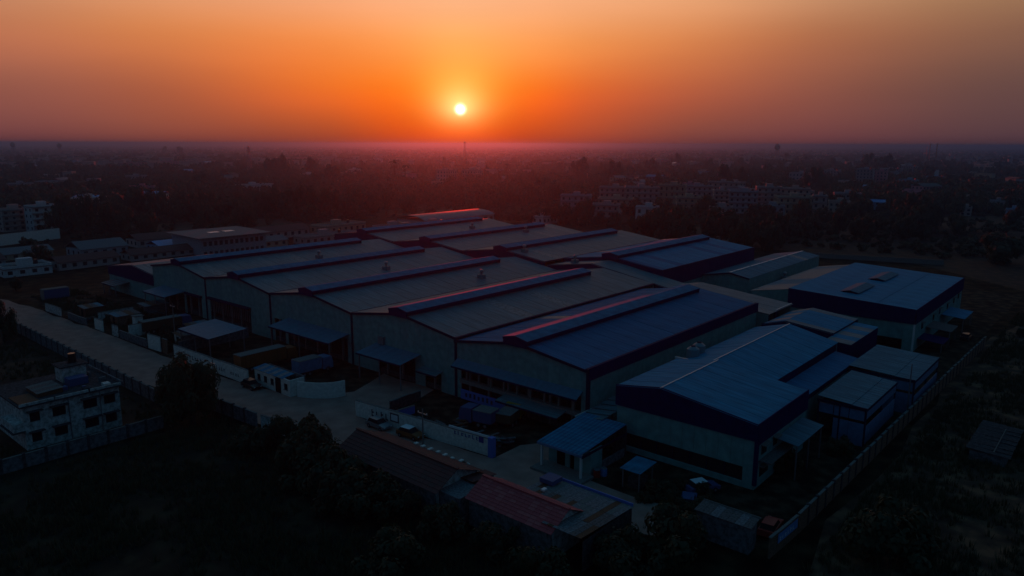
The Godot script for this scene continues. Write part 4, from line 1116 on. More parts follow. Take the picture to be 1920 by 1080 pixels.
func vehicles() -> void:
	truck("long orange cargo truck parked behind the guard house", Vector3(69.5, 0, -118.5), 0.0, 11.5, M.orange_paint, M.orange_paint, 3.2)
	truck("truck with bright blue box body behind the curved wall", Vector3(72.5, 0, -108.5), 0.0, 7.0, M.blue_panel, M.blue_panel, 3.0, false)
	truck("brown flatbed truck parked in the plot beside the first shed", Vector3(69.5, 0, -158.5), 0.0, 10.5, M.rust, M.tarp, 2.8)
	truck("small dump truck with yellow cab parked before the window gallery", Vector3(77.5, 0, -66.5), 0.25, 5.6, M.rust, M.yellow_paint, 2.2)
	truck("dark blue covered truck beside the yellow-cabbed dump truck", Vector3(73.8, 0, -69.5), PI / 2 + 0.2, 5.4, M.tarp, M.tarp, 2.6, false)
	car("parked_car", "black car parked at the road against the guard house", Vector3(61.0, 0, -109.3), -PI / 2, M.black_paint)
	car("parked_car", "car with white striped roof and orange bonnet by the white wall", Vector3(64.3, 0, -73.6), -PI / 2 + 0.1, M.orange_paint, M.white_paint)
	car("parked_car", "small silver car close behind the white wall gate end", Vector3(63.6, 0, -79.6), -PI / 2, M.steel)
	car("parked_car", "blue and white car beside the window strip of the corner block", Vector3(75.8, 0, -35.5), -0.5, M.tarp, M.white_paint)
	car("parked_car", "red car stopped on the service road by the blue wall panel", Vector3(72.0, 0, -25.8), 0.1, M.red_paint)
	car("parked_car", "dark car under the awning of the big box shed", Vector3(176, 0, -25.4), 0.0, M.black_paint)
	car("parked_car", "dark blue car on the grass verge before the corner block", Vector3(71.5, 0, -35.0), 0.4, M.tarp)
	var c := thing("shipping_container", "white framed container standing at the far end of the road", "container", Vector3(66, 0, -214))
	bx(c, "body", M.tarp, Vector3(-3, 0.15, -1.2), Vector3(3, 2.6, 1.2))
	for x in [-3.05, 2.9]:
		bx(c, "end_frame", M.concrete, Vector3(x, 0.0, -1.26), Vector3(x + 0.16, 2.7, 1.26))
	bx(c, "top_frame", M.concrete, Vector3(-3.0, 2.6, -1.25), Vector3(3.0, 2.72, 1.25))
	var u := thing("auto_rickshaw", "three-wheeler with a white and red hood at the roadside", "rickshaw", Vector3(64.2, 0, -48.6), 0.6)
	bx(u, "body", M.black_paint, Vector3(-1.2, 0.35, -0.6), Vector3(0.8, 1.0, 0.6))
	var hq := [Vector3(-1.25, 1.0, -0.6), Vector3(0.5, 1.0, -0.6), Vector3(0.2, 1.75, -0.55), Vector3(-1.1, 1.75, -0.55)]
	solid(u, "hood", M.white_paint, hq, shifted(hq, Vector3(0, 0, 1.15)))
	bx(u, "hood_stripe", M.red_paint, Vector3(-1.0, 1.755, -0.3), Vector3(0.1, 1.78, 0.3))
	var nq := [Vector3(0.8, 0.35, -0.4), Vector3(1.3, 0.5, -0.2), Vector3(1.2, 0.95, -0.2), Vector3(0.8, 1.0, -0.4)]
	solid(u, "nose", M.black_paint, nq, [Vector3(0.8, 0.35, 0.4), Vector3(1.3, 0.5, 0.2), Vector3(1.2, 0.95, 0.2), Vector3(0.8, 1.0, 0.4)])
	wheel(u, Vector3(1.1, 0.25, 0), 0.25, 0.14)
	for s in [-1.0, 1.0]: wheel(u, Vector3(-0.8, 0.25, s * 0.55), 0.25, 0.14)
	for q in [["oil_drum", "red oil drum at the corner of the gate office", Vector3(70.9, 0, -47.0), M.red_paint], ["oil_drum", "blue plastic drum beside the red oil drum", Vector3(71.8, 0, -46.6), M.blue_paint]]:
		var o := thing(q[0], q[1], "drum", q[2])
		bar(o, "barrel", q[3], Vector3.ZERO, Vector3(0, 0.95, 0), 0.42, 0.42, 14)
		for y in [0.3, 0.62]: bar(o, "hoop", q[3], Vector3(0, y, 0), Vector3(0, y + 0.05, 0), 0.45, 0.45, 14)
		bar(o, "lid", M.steel, Vector3(0, 0.95, 0), Vector3(0, 0.98, 0), 0.4, 0.4, 14)
	for q in [[Vector3(52.8, 0, -105.6), "thin electric pole at the road edge right of the round tree", 7.5], [Vector3(60.2, 0, -66.5), "electric pole behind the long tiled house", 7.0], [Vector3(66.5, 0, -148), "electric pole in the plot before the first shed", 8.0]]:
		var p := thing("electric_pole", q[1], "pole", q[0])
		bar(p, "shaft", M.concrete, Vector3.ZERO, Vector3(0, q[2], 0), 0.13, 0.08, 8)
		bx(p, "cross_arm", M.steel, Vector3(-0.06, q[2] - 0.7, -0.9), Vector3(0.06, q[2] - 0.58, 0.9))
		for z in [-0.8, 0.0, 0.8]: bar(p, "insulator", M.sign_white, Vector3(0, q[2] - 0.58, z), Vector3(0, q[2] - 0.4, z), 0.05, 0.04, 6)
	# heaps of scrap and pallets in the yard
	for k in 26:
		var x := rng.randf_range(62, 77)
		var z := rng.randf_range(-182, -140) if k < 17 else rng.randf_range(-80, -62)
		if k >= 17: x = rng.randf_range(68.5, 72.5)
		var w := thing("scrap_heap", ["heap of scrap boards in the overgrown plots by the road", "heap of pallets and scrap in the yard behind the white wall"][0 if k < 17 else 1], "scrap", Vector3(x, 0, z), rng.randf() * TAU, ["scrap in the plots", "scrap in the yard"][0 if k < 17 else 1])
		rank(w)
		for j in 7:
			var b := bx(w, "board", M[["rust", "asbestos_b", "old_wall", "dark_concrete", "bark"][rng.randi() % 5]], Vector3(-1, 0, -0.2), Vector3(1, 0.12, 0.2))
			b.position = Vector3(rng.randf_range(-0.8, 0.8), 0.1 + j * 0.13, rng.randf_range(-0.8, 0.8))
			b.rotation = Vector3(rng.randf_range(-0.12, 0.12), rng.randf() * TAU, rng.randf_range(-0.12, 0.12))

const TREES := [[120.9,-367.9,15.9,6.2],[125.7,-359.6,16.6,6.7],[133.6,-353.9,12.8,6.3],[136.6,-341.6,10.9,5.9],[141.2,-330.7,10,5.9],[330.6,-656.4,13.4,9.7],[179,-437.5,14.9,8.5],[186.2,-420.1,13.4,8.4],[186.7,-392.8,9.4,6.3],[194.4,-375.9,9.8,6.2],[1311.4,-2866.7,37.3,12.2],[1288,-2701.5,25.8,15.6],[81.6,-277.4,6.3,4.4],[93.2,-330.4,3.8,1.5],[579.1,-1998.9,12.6,12.4],[626.8,-1957.5,8.9,10],[671.8,-1843.3,12.4,9.7],[200.1,-369.6,11.6,7.9],[518.2,-823.5,26.4,13.3],[491.9,-807.2,22.9,11.6],[563.5,-823.7,22.5,10.3],[468,-651.3,18.2,11.2],[679,-866.9,15.7,6.2],[481.1,-564.1,22.5,7.9],[481.7,-549.8,19,7.3],[225.7,-386.6,12.5,8.5],[235.9,-375.4,14.7,8.6],[241.4,-359.9,16,9],[254.3,-355.3,13.7,8.6],[271.4,-361.9,10.1,6.4],[596.3,-519,18.5,5.1],[607.4,-540.2,14.2,4.7],[294.5,-262,6.7,4],[293.4,-250.9,5.7,6.7],[294.6,-241.7,5.6,5],[942.4,-1683.2,15.8,10.3],[914.5,-1707.5,13.1,12.9],[733.7,-521.4,24.2,12.8],[675.9,-437,23.3,13.7],[981.5,-569.3,19.5,11.9],[832,-555,15.9,9.9],[568.2,-459.8,14.4,10.5],[476.3,-374.2,14.2,10.4],[302.3,-221.8,9.4,3.8],[307,-205.6,7,3.2],[273.4,-149,14,8.9],[382.4,-187.5,12.1,8.3],[283.5,-130.4,14.5,8.3],[664.6,-306.8,20.6,8.1],[713,-309,17.4,7.4],[1258.2,-673.8,23.3,8.9],[1314.3,-575.9,17,6.8],[288.9,-119.6,12.3,6.1],[297.9,-114.4,13.4,6.1],[690.2,-231.9,19.2,10.6],[1276.3,-343.9,25.2,13.6],[1268.8,-318.4,26.4,16.7],[1075.4,-217.4,14,9.6],[1431.8,-191.9,15.9,10.4],[424.8,-90.9,14.6,10.5],[487,-138.3,11.8,5.3],[340.1,-101.8,10.8,4.7],[303.2,-37.5,9.5,8.6],[341.8,-114.4,8.9,6.3],[361.6,-92.6,9.4,7.3],[386.4,-65.1,8.7,6.3],[430.8,-48.1,10.1,6.2],[2012.9,-752.8,17.6,12.9],[1856,-648.1,17.3,11.7],[488.7,-490.9,11.1,6.9],[293.3,-365.3,6.8,6],[333.8,-321.4,6.1,4.7],[318.3,-189.5,5.4,3.7],[62.4,-233.1,3.7,1.8],[43.5,-174.2,7.6,2.8],[640.6,-700.4,12.4,8.1],[958.7,-721.3,13.1,8.5],[828.3,-511.5,14,8.2],[861.1,-154.9,12.1,8.6],[839.5,-123.8,11.5,8.2],[185.1,-592.3,11.6,6.8],[222.7,-607.9,12.4,7.3],[159.8,-583.9,11,6.5],[388.4,-954.1,14.7,9.2],[369.6,-1090.7,14.4,9.9],[308.8,-1034.1,15.9,9.1],[253.2,-542.5,8.8,7.1],[296.5,-450.9,8.4,6],[246.7,-318.6,4.1,2.9],[2280.1,-520.6,13.5,10.3],[1478.7,-465.6,16.6,9.1],[1135.4,-549.9,17.7,8.7],[957.9,-381.1,17.1,8.4]]
const FAR_HOUSES := [[109,-396.7,14.1,9.6,4,0,"apt"],[117.8,-386.9,12.6,11.1,4,1,"apt"],[320.8,-548.7,28.9,6.9,2,1,"flat"],[383.4,-245.4,22.8,7.5,3,2,"apt"],[410.5,-244,23,13.2,4,3,"apt"],[420.4,-227.5,17.5,14.8,4,2,"apt"],[546.2,-281.3,9.4,9,3,4,"flat"],[445,-206.6,10.5,11.2,4,3,"apt"],[425.9,-183.4,17.6,12.5,4,5,"apt"],[446.5,-176.8,15.7,14.4,5,3,"apt"],[439.8,-158.1,22.7,9.8,3,2,"apt"],[442.9,-144.8,8.4,10.9,3,3,"apt"],[338.5,-197.4,12.8,7.8,2,1,"flat"],[652.2,-372.3,18,9,2,6,"blue"],[610.7,-363.3,23.1,5,2,1,"flat"],[771.1,-355.2,15.2,8.2,3,4,"flat"],[794.5,-348,18.4,5.9,2,7,"blue"],[572.7,-746.7,13.8,8.6,3,1,"apt"],[516.9,-685.2,16.8,7.2,2,3,"flat"],[523.1,-534.5,19.2,13.9,4,3,"apt"],[540.5,-516.5,18.2,13.9,4,3,"apt"],[480,-705.1,25.9,6.5,2,1,"apt"],[1002.2,-1221.3,49.9,7.8,2,1,"flat"],[810.4,-221.9,16.9,15.8,5,5,"apt"],[844.2,-216.3,14.5,12.9,4,4,"apt"],[769.8,-171.9,18,8,2,7,"flat"],[898.7,-175.2,19.9,6.8,3,7,"apt"],[573.5,-91.8,6.4,5.3,2,1,"flat"],[498.1,-79.7,6.2,4.3,2,3,"flat"],[693.1,-184.7,17.6,4.6,2,7,"blue"],[508.7,-131.7,15,4.8,2,7,"blue"],[544.2,-70.7,8.9,6,2,5,"flat"],[494,-56.4,7.4,4.8,2,7,"flat"],[936.5,-295.2,22.6,9.7,3,5,"apt"],[784.9,-277.8,22.2,11.1,3,5,"flat"],[1270.8,-284.7,24.6,8.2,3,5,"apt"],[915.3,-142.6,28.2,5.6,2,3,"flat"],[1075.5,-262.8,28.2,9.2,4,5,"apt"],[488.1,-1177.7,40.6,9.7,3,4,"flat"],[603.3,-1292.6,46.3,8.3,3,4,"flat"],[755.7,-1504.5,60.8,8.8,2,3,"flat"],[340.5,-814.5,19.8,5.6,2,5,"flat"],[201.3,-704.4,17.5,6.6,2,5,"flat"]]
const TOWERS := [[491.7,-850.2,36.4,"lattice"],[1165,-1133.6,49.7,"lattice"],[2100.8,-429.7,58.7,"lattice"],[2114.9,-417.1,53.4,"chimney"],[1990.9,-771.9,47.3,"water"],[816.9,-2887.7,42.6,"water"],[928.6,-2803.8,39.6,"water"],[1821.5,-3192,54.1,"mast"],[1523.2,-423.5,22.4,"chimney"],[3300,-922,46,"mast"],[2324.1,-482.4,37,"mast"],[1127.3,-2361.6,27.2,"water"]]

# ---------------------------------------------------------------- trees
# a crown of leaf sprays: lobes in an uneven dome of radius 1 and height 1 (base at y = 0)
func crown_mesh(s: int, lobes: int, leaves: int, size: float, tall := 1.0, palm := false) -> ArrayMesh:
	var r := RandomNumberGenerator.new()
	r.seed = s
	var st := begin()
	if palm:
		for k in 16:
			var a := TAU * k / 16.0 + r.randf() * 0.3
			var dir := Vector3(cos(a), 0, sin(a))
			var p := Vector3(0, 0.8, 0)
			var vel := dir * 0.22 + Vector3(0, r.randf_range(0.06, 0.3), 0)
			for j in 5:
				var q := p + vel
				vel.y -= 0.13
				var side := dir.cross(Vector3.UP) * 0.13 * (1.0 - j * 0.15)
				for v in [p - side, q - side * 0.8, q + side * 0.8, p - side, q + side * 0.8, p + side]: st.add_vertex(v)
				p = q
		return done(st)
	var cs := []
	for k in lobes:
		var a := r.randf() * TAU
		var h := r.randf_range(0.18, 0.86)
		var rad := sqrt(maxf(0.0, 1.0 - pow((h - 0.42) / 0.6, 2.0))) * r.randf_range(0.3, 0.78)
		cs.append([Vector3(cos(a) * rad, h * tall, sin(a) * rad), r.randf_range(0.2, 0.4) * (1.1 - 0.35 * h)])
	cs.append([Vector3(0, 0.5 * tall, 0), 0.45])
	for k in leaves:
		var c = cs[r.randi() % cs.size()]
		var n := Vector3(r.randfn(), r.randfn() * 0.9 + 0.25, r.randfn()).normalized()
		var p: Vector3 = c[0] + n * c[1] * sqrt(r.randf_range(0.35, 1.15))
		var u := n.cross(Vector3(r.randfn(), r.randfn(), r.randfn())).normalized()
		var v := (n.cross(u) + n * r.randf_range(-0.5, 0.5)).normalized()
		var w := size * r.randf_range(0.6, 1.4)
		var l := w * r.randf_range(1.0, 1.8)
		var q := [p - u * w * 0.5, p + v * l * 0.5, p + u * w * 0.5, p - v * l * 0.5]
		for i in [0, 1, 2, 0, 2, 3]: st.add_vertex(q[i])
	return done(st)

func trunk_mesh(s: int, fork := 0.5) -> ArrayMesh:
	var r := RandomNumberGenerator.new()
	r.seed = s
	var st := begin()
	bar_into(st, Vector3(0, -0.02, 0), Vector3(0.01, fork, 0.01), 0.05, 0.035, 7)
	for k in 5:
		var a := TAU * k / 5.0 + r.randf()
		var b := Vector3(cos(a) * r.randf_range(0.16, 0.3), r.randf_range(0.68, 0.9), sin(a) * r.randf_range(0.16, 0.3))
		var m := Vector3(0.01, fork - 0.03 * k, 0.01)
		bar_into(st, m, m.lerp(b, 0.5) + Vector3(0, 0.03, 0), 0.026, 0.016, 5)
		bar_into(st, m.lerp(b, 0.5) + Vector3(0, 0.03, 0), b, 0.016, 0.006, 5)
	return done(st)

var kinds := []   # [crown mesh, trunk mesh, leaf material, crown from, crown to]
func make_tree_kinds() -> void:
	for k in 4:
		kinds.append([crown_mesh(100 + k, 13, 2600, 0.085), trunk_mesh(200 + k, [0.34, 0.4, 0.3, 0.45][k]), M["leaf_%d" % (k % 3)], [0.06, 0.1, 0.02, 0.12][k]])
	kinds.append([crown_mesh(151, 7, 1500, 0.11, 1.0), trunk_mesh(251, 0.6), M.leaf_1, 0.25])      # tall loose
	kinds.append([crown_mesh(161, 3, 0, 0.1, 1.0, true), trunk_mesh(261, 0.85), M.leaf_2, 0.68])    # palm

func plant_tree(called: String, label: String, at: Vector3, h: float, w: float, kind: int, group := "", category := "tree") -> Node3D:
	var t := thing(called, label, category, at, rng.randf() * TAU, group)
	var k = kinds[kind]
	var tr := put(t, "trunk", k[1], M.bark)
	tr.scale = Vector3(h, h, h) * Vector3(0.8, 1.0, 0.8)
	var cr := put(t, "crown", k[0], k[2])
	cr.position = Vector3(0, h * k[3], 0)
	cr.scale = Vector3(w, h * (1.0 - k[3]), w)
	return t

func side_of(x: float, z: float) -> String:
	var a := rad_to_deg(atan2(x, -z)) - SUN_AZIMUTH
	if a < -18.0: return "at the far left"
	if a < -5.0: return "left of the sun"
	if a < 6.0: return "below the sun"
	if a < 20.0: return "right of the sun"
	return "at the far right"

func how_far(x: float, z: float) -> String:
	var r := Vector2(x, z).length()
	if r < 330.0: return "just beyond the factory"
	if r < 520.0: return "in the near belt of trees"
	if r < 900.0: return "in the middle distance"
	if r < 1500.0: return "in the thick haze"
	return "near the horizon"

const NTH := ["first", "second", "third", "fourth", "fifth", "sixth", "seventh", "eighth", "ninth", "tenth", "eleventh", "twelfth"]
var ranked := {}
func rank(o: Node3D) -> void:
	var l: String = o.get_meta("label")
	if not ranked.has(l): ranked[l] = []
	ranked[l].append(o)

# things of one look at one distance are told apart by their order from the left
func tell_apart() -> void:
	for l in ranked:
		var a: Array = ranked[l]
		if a.size() < 2: continue
		a.sort_custom(func(p, q): return p.position.x / -p.position.z < q.position.x / -q.position.z)
		for k in a.size():
			a[k].set_meta("label", "%s, %s from left" % [l, NTH[k] if k < 12 else "%dth" % (k + 1)])

func trees() -> void:
	make_tree_kinds()
	# near ones
	var near := crown_mesh(301, 22, 9000, 0.055)
	var t := thing("round_tree", "big dark round tree beside the road in front of the lettered wall", "tree", Vector3(46.6, 0, -100.6))
	put(t, "trunk", trunk_mesh(302, 0.3), M.bark).scale = Vector3(9, 8, 9)
	var c := put(t, "crown", near, M.leaf_0)
	c.position = Vector3(0, 1.2, 0)
	c.scale = Vector3(5.6, 8.4, 5.4)
	var bush := [[50.6, -82, 5.2, 3.6, "leafy bush spilling over the pale wall stub"], [49.0, -77, 5.6, 4.2, "tallest bush at the left end of the long tiled house"], [46.5, -71, 5.0, 4.4, "broad dark bush in front of the long tiled house"], [45.0, -63, 4.6, 4.2, "dark bush below the long tiled house"], [47.0, -86, 3.6, 3.2, "low bush at the edge of the dark field by the wall stub"], [60.5, -31.5, 5.0, 4.6, "big dark bush at the bottom right before the kiosk"], [56.5, -35.0, 4.0, 3.6, "dark bush at the corner of the patched sheet roof"], [74.5, -14.5, 5.5, 5.0, "big dark tree alone in the right-hand field"], [71.0, -38.5, 2.2, 2.2, "low hedge bush before the window strip"], [70.0, -33.5, 2.4, 2.4, "low hedge bush behind the narrow kiosk"], [87.5, -29.8, 3.2, 2.4, "bush under the side awning of the corner block"], [98, -26.8, 2.6, 2.2, "shrub beside the nearer workshop"], [60.6, -60.0, 2.0, 1.2, "small brown shrub against the white wall with the blue end"], [40.5, -50.0, 4.2, 4.0, "dark bush at the bottom of the left field"],
		[49.4, -74.0, 6.2, 4.2, "highest bush over the left end of the long tiled roof"], [47.2, -67.0, 5.6, 4.6, "wide bush covering the near slope of the long tiled roof"], [46.2, -61.0, 5.0, 4.4, "wide bush beneath the middle of the long tiled roof"], [48.2, -69.0, 4.8, 3.4, "dark bush leaning on the long tiled roof"], [47.6, -57.5, 4.0, 3.2, "dark bush below the gable of the long tiled house"], [48.6, -51.0, 4.2, 3.2, "dark bush between the two tiled houses"], [49.6, -44.5, 3.6, 2.8, "dark bush hiding the wall of the red-roofed house"], [49.2, -38.5, 3.8, 3.2, "dark bush at the near corner of the red-roofed house"], [54.0, -32.0, 3.6, 3.6, "dark bush in front of the patched sheet roof"], [51.4, -79.0, 5.6, 3.2, "dark bush at the road edge above the tiled ridge"]]
	for k in 16:
		bush.append([rng.randf_range(62.5, 74.0), rng.randf_range(-180.0, -141.0), rng.randf_range(1.2, 2.6), rng.randf_range(1.0, 2.0), "weedy shrub in the plots between the road and sheds"])
	for k in 9:
		bush.append([rng.randf_range(69.0, 75.0), rng.randf_range(-43.0, -31.0), rng.randf_range(1.2, 2.2), rng.randf_range(0.9, 1.6), "low shrub in the strip before the corner block"])
	for k in 6:
		bush.append([rng.randf_range(90.0, 200.0), rng.randf_range(-20.0, -6.0), rng.randf_range(1.0, 3.0), rng.randf_range(1.0, 2.6), "thorn bush in the field outside the perimeter wall"])
	for b in bush:
		rank(plant_tree("bush", b[4], Vector3(b[0], -0.3, b[1]), b[2], b[3], rng.randi() % 3, "bushes round the factory", "bush"))
	# trees of the middle distance, one by one
	var i := 0
	for q in TREES:
		var tall: bool = q[2] > 3.2 * q[3]
		var kind := 5 if i in [23, 24, 30, 31] else (4 if tall else rng.randi() % 4)
		var what: String = "palm" if kind == 5 else ("tall thin tree" if kind == 4 else (["dark round tree", "wide spreading tree", "dense low tree", "loose leafy tree"][kind]))
		rank(plant_tree("palm_tree" if kind == 5 else "tree", "%s %s, %s" % [what, how_far(q[0], q[1]), side_of(q[0], q[1])], Vector3(q[0], 0, q[1]), minf(q[2], 26.0), q[3] * (1.2 if q[3] > 7.5 and q[0] < 330.0 else 1.0), kind, "%ss %s %s" % [what, how_far(q[0], q[1]), side_of(q[0], q[1])]))
		i += 1
	# dense belts behind the sheds
	var belts := [[118, 190, -470, -330, 34], [190, 290, -440, -320, 34], [262, 330, -170, -100, 12], [330, 430, -150, -60, 24], [300, 360, -260, -180, 12], [300, 420, -380, -280, 16]]
	for q in belts:
		for k in q[4]:
			var x := rng.randf_range(q[0], q[1])
			var z := rng.randf_range(q[2], q[3])
			var kind := rng.randi() % 5
			var what: String = ["dark round tree", "wide spreading tree", "dense low tree", "loose leafy tree", "tall thin tree"][kind]
			var h := rng.randf_range(6.5, 12.0)
			rank(plant_tree("tree", "%s %s, %s" % [what, how_far(x, z), side_of(x, z)], Vector3(x, 0, z), h, h * (0.3 if kind == 4 else rng.randf_range(0.5, 0.75)), kind, "%ss %s %s" % [what, how_far(x, z), side_of(x, z)]))
	for k in 100:
		var a := deg_to_rad(rng.randf_range(9.0, 88.0))
		var r := 330.0 * pow(rng.randf(), 0.7) * 4.0 + 250.0
		var x := sin(a) * r
		var z := -cos(a) * r
		if x < 300.0 and z > -300.0: continue
		if x < 460.0 and x > 330.0 and z > -260.0 and z < -130.0: continue
		var kind := rng.randi() % 5
		var what: String = ["dark round tree", "wide spreading tree", "dense low tree", "loose leafy tree", "tall thin tree"][kind]
		var h := rng.randf_range(6.0, 13.0) * (1.3 if kind == 4 else 1.0)
		rank(plant_tree("tree", "%s %s, %s" % [what, how_far(x, z), side_of(x, z)], Vector3(x, 0, z), h, h * (0.26 if kind == 4 else rng.randf_range(0.4, 0.62)), kind, "%ss %s %s" % [what, how_far(x, z), side_of(x, z)]))
	var um := MultiMesh.new()
	um.transform_format = MultiMesh.TRANSFORM_3D
	um.mesh = crown_mesh(411, 6, 320, 0.2)
	um.instance_count = 2600
	for k in 2600:
		var p := Vector2.ZERO
		while p == Vector2.ZERO or (p.x < 300.0 and p.y > -316.0) or (p.x < 215.0 and p.y > -330.0) or (p.x < 460.0 and p.x > 330.0 and p.y > -260.0 and p.y < -140.0):
			var a := deg_to_rad(rng.randf_range(8.0, 90.0))
			var r := 255.0 * pow(3.2, rng.randf())
			p = Vector2(sin(a) * r, -cos(a) * r)
		var h := rng.randf_range(0.8, 3.2)
		var w := h * rng.randf_range(0.8, 1.5)
		um.set_instance_transform(k, Transform3D(Basis(Vector3.UP, rng.randf() * TAU).scaled(Vector3(w, h, w)), Vector3(p.x, -0.2, p.y)))
	var uo := MultiMeshInstance3D.new()
	uo.name = "scrub"
	uo.multimesh = um
	uo.material_override = M.leaf_1
	add_child(uo)
	tag(uo, "dark thorny scrub covering the waste land beyond the sheds", "scrub", "", "stuff")
	# the wood that runs to the horizon, one mass
	var mm := MultiMesh.new()
	mm.transform_format = MultiMesh.TRANSFORM_3D
	mm.mesh = crown_mesh(401, 6, 260, 0.22)
	var spots := []
	for k in 22000:
		var a := deg_to_rad(rng.randf_range(6.0, 92.0))
		var r := 500.0 * pow(20.0, pow(rng.randf(), 0.9))
		spots.append(Vector2(sin(a) * r, -cos(a) * r))
	mm.instance_count = spots.size()
	var patch := FastNoiseLite.new()
	patch.seed = 5
	patch.frequency = 0.004
	for k in spots.size():
		var p: Vector2 = spots[k]
		var f := 1.0 + 0.6 * patch.get_noise_2d(p.x, p.y)
		var h := rng.randf_range(4.0, 11.0) * f
		var w := h * rng.randf_range(0.45, 0.9)
		mm.set_instance_transform(k, Transform3D(Basis(Vector3.UP, rng.randf() * TAU).scaled(Vector3(w, h, w)), Vector3(p.x, -0.5, p.y)))
	var o := MultiMeshInstance3D.new()
	o.name = "distant_wood"
	o.multimesh = mm
	o.material_override = M.leaf_0
	add_child(o)
	tag(o, "hazy trees of the plain merging towards the horizon", "wood", "", "stuff")

func grass() -> void:
	var st := begin()
	var r := RandomNumberGenerator.new()
	r.seed = 9
	for k in 14:
		var a := r.randf() * TAU
		var b := Vector3(cos(a), 0, sin(a)) * r.randf_range(0.0, 0.3)
		var s := Vector3(-sin(a), 0, cos(a)) * 0.035
		var tip := b * r.randf_range(1.2, 2.2) + Vector3(0, r.randf_range(0.25, 0.7), 0)
		for v in [b - s, b + s, tip]: st.add_vertex(v)
	var mesh := done(st)
	var areas := [["dry_grass", "rough dark grass of the field at the lower left", [-5.0, -100.0, 51.0, -36.0], 9000], ["dry_grass", "dry grass of the field outside the perimeter wall", [66.0, -20.5, 215.0, 6.0], 9000], ["dry_grass", "weeds of the plot left of the road wall", [-5.0, -215.0, 46.0, -104.0], 5000], ["leaf_1", "weeds in the plots between the road and the sheds", [62.0, -222.0, 74.0, -141.0], 2500]]
	var n := FastNoiseLite.new()
	n.frequency = 0.06
	for q in areas:
		var mm := MultiMesh.new()
		mm.transform_format = MultiMesh.TRANSFORM_3D
		mm.mesh = mesh
		var got := []
		while got.size() < q[3]:
			var x := rng.randf_range(q[2][0], q[2][2])
			var z := rng.randf_range(q[2][1], q[2][3])
			if n.get_noise_2d(x, z) + rng.randf_range(-0.35, 0.35) < -0.05: continue
			if x > 27 and x < 42 and z < -106 and z > -122: continue
			got.append(Transform3D(Basis(Vector3.UP, rng.randf() * TAU).scaled(Vector3.ONE * rng.randf_range(0.6, 1.8)), Vector3(x, 0, z)))
		mm.instance_count = got.size()
		for k in got.size(): mm.set_instance_transform(k, got[k])
		var o := MultiMeshInstance3D.new()
		o.name = numbered("grass", self)
		o.multimesh = mm
		o.material_override = M[q[0]]
		add_child(o)
		tag(o, q[1], "grass", "", "stuff")

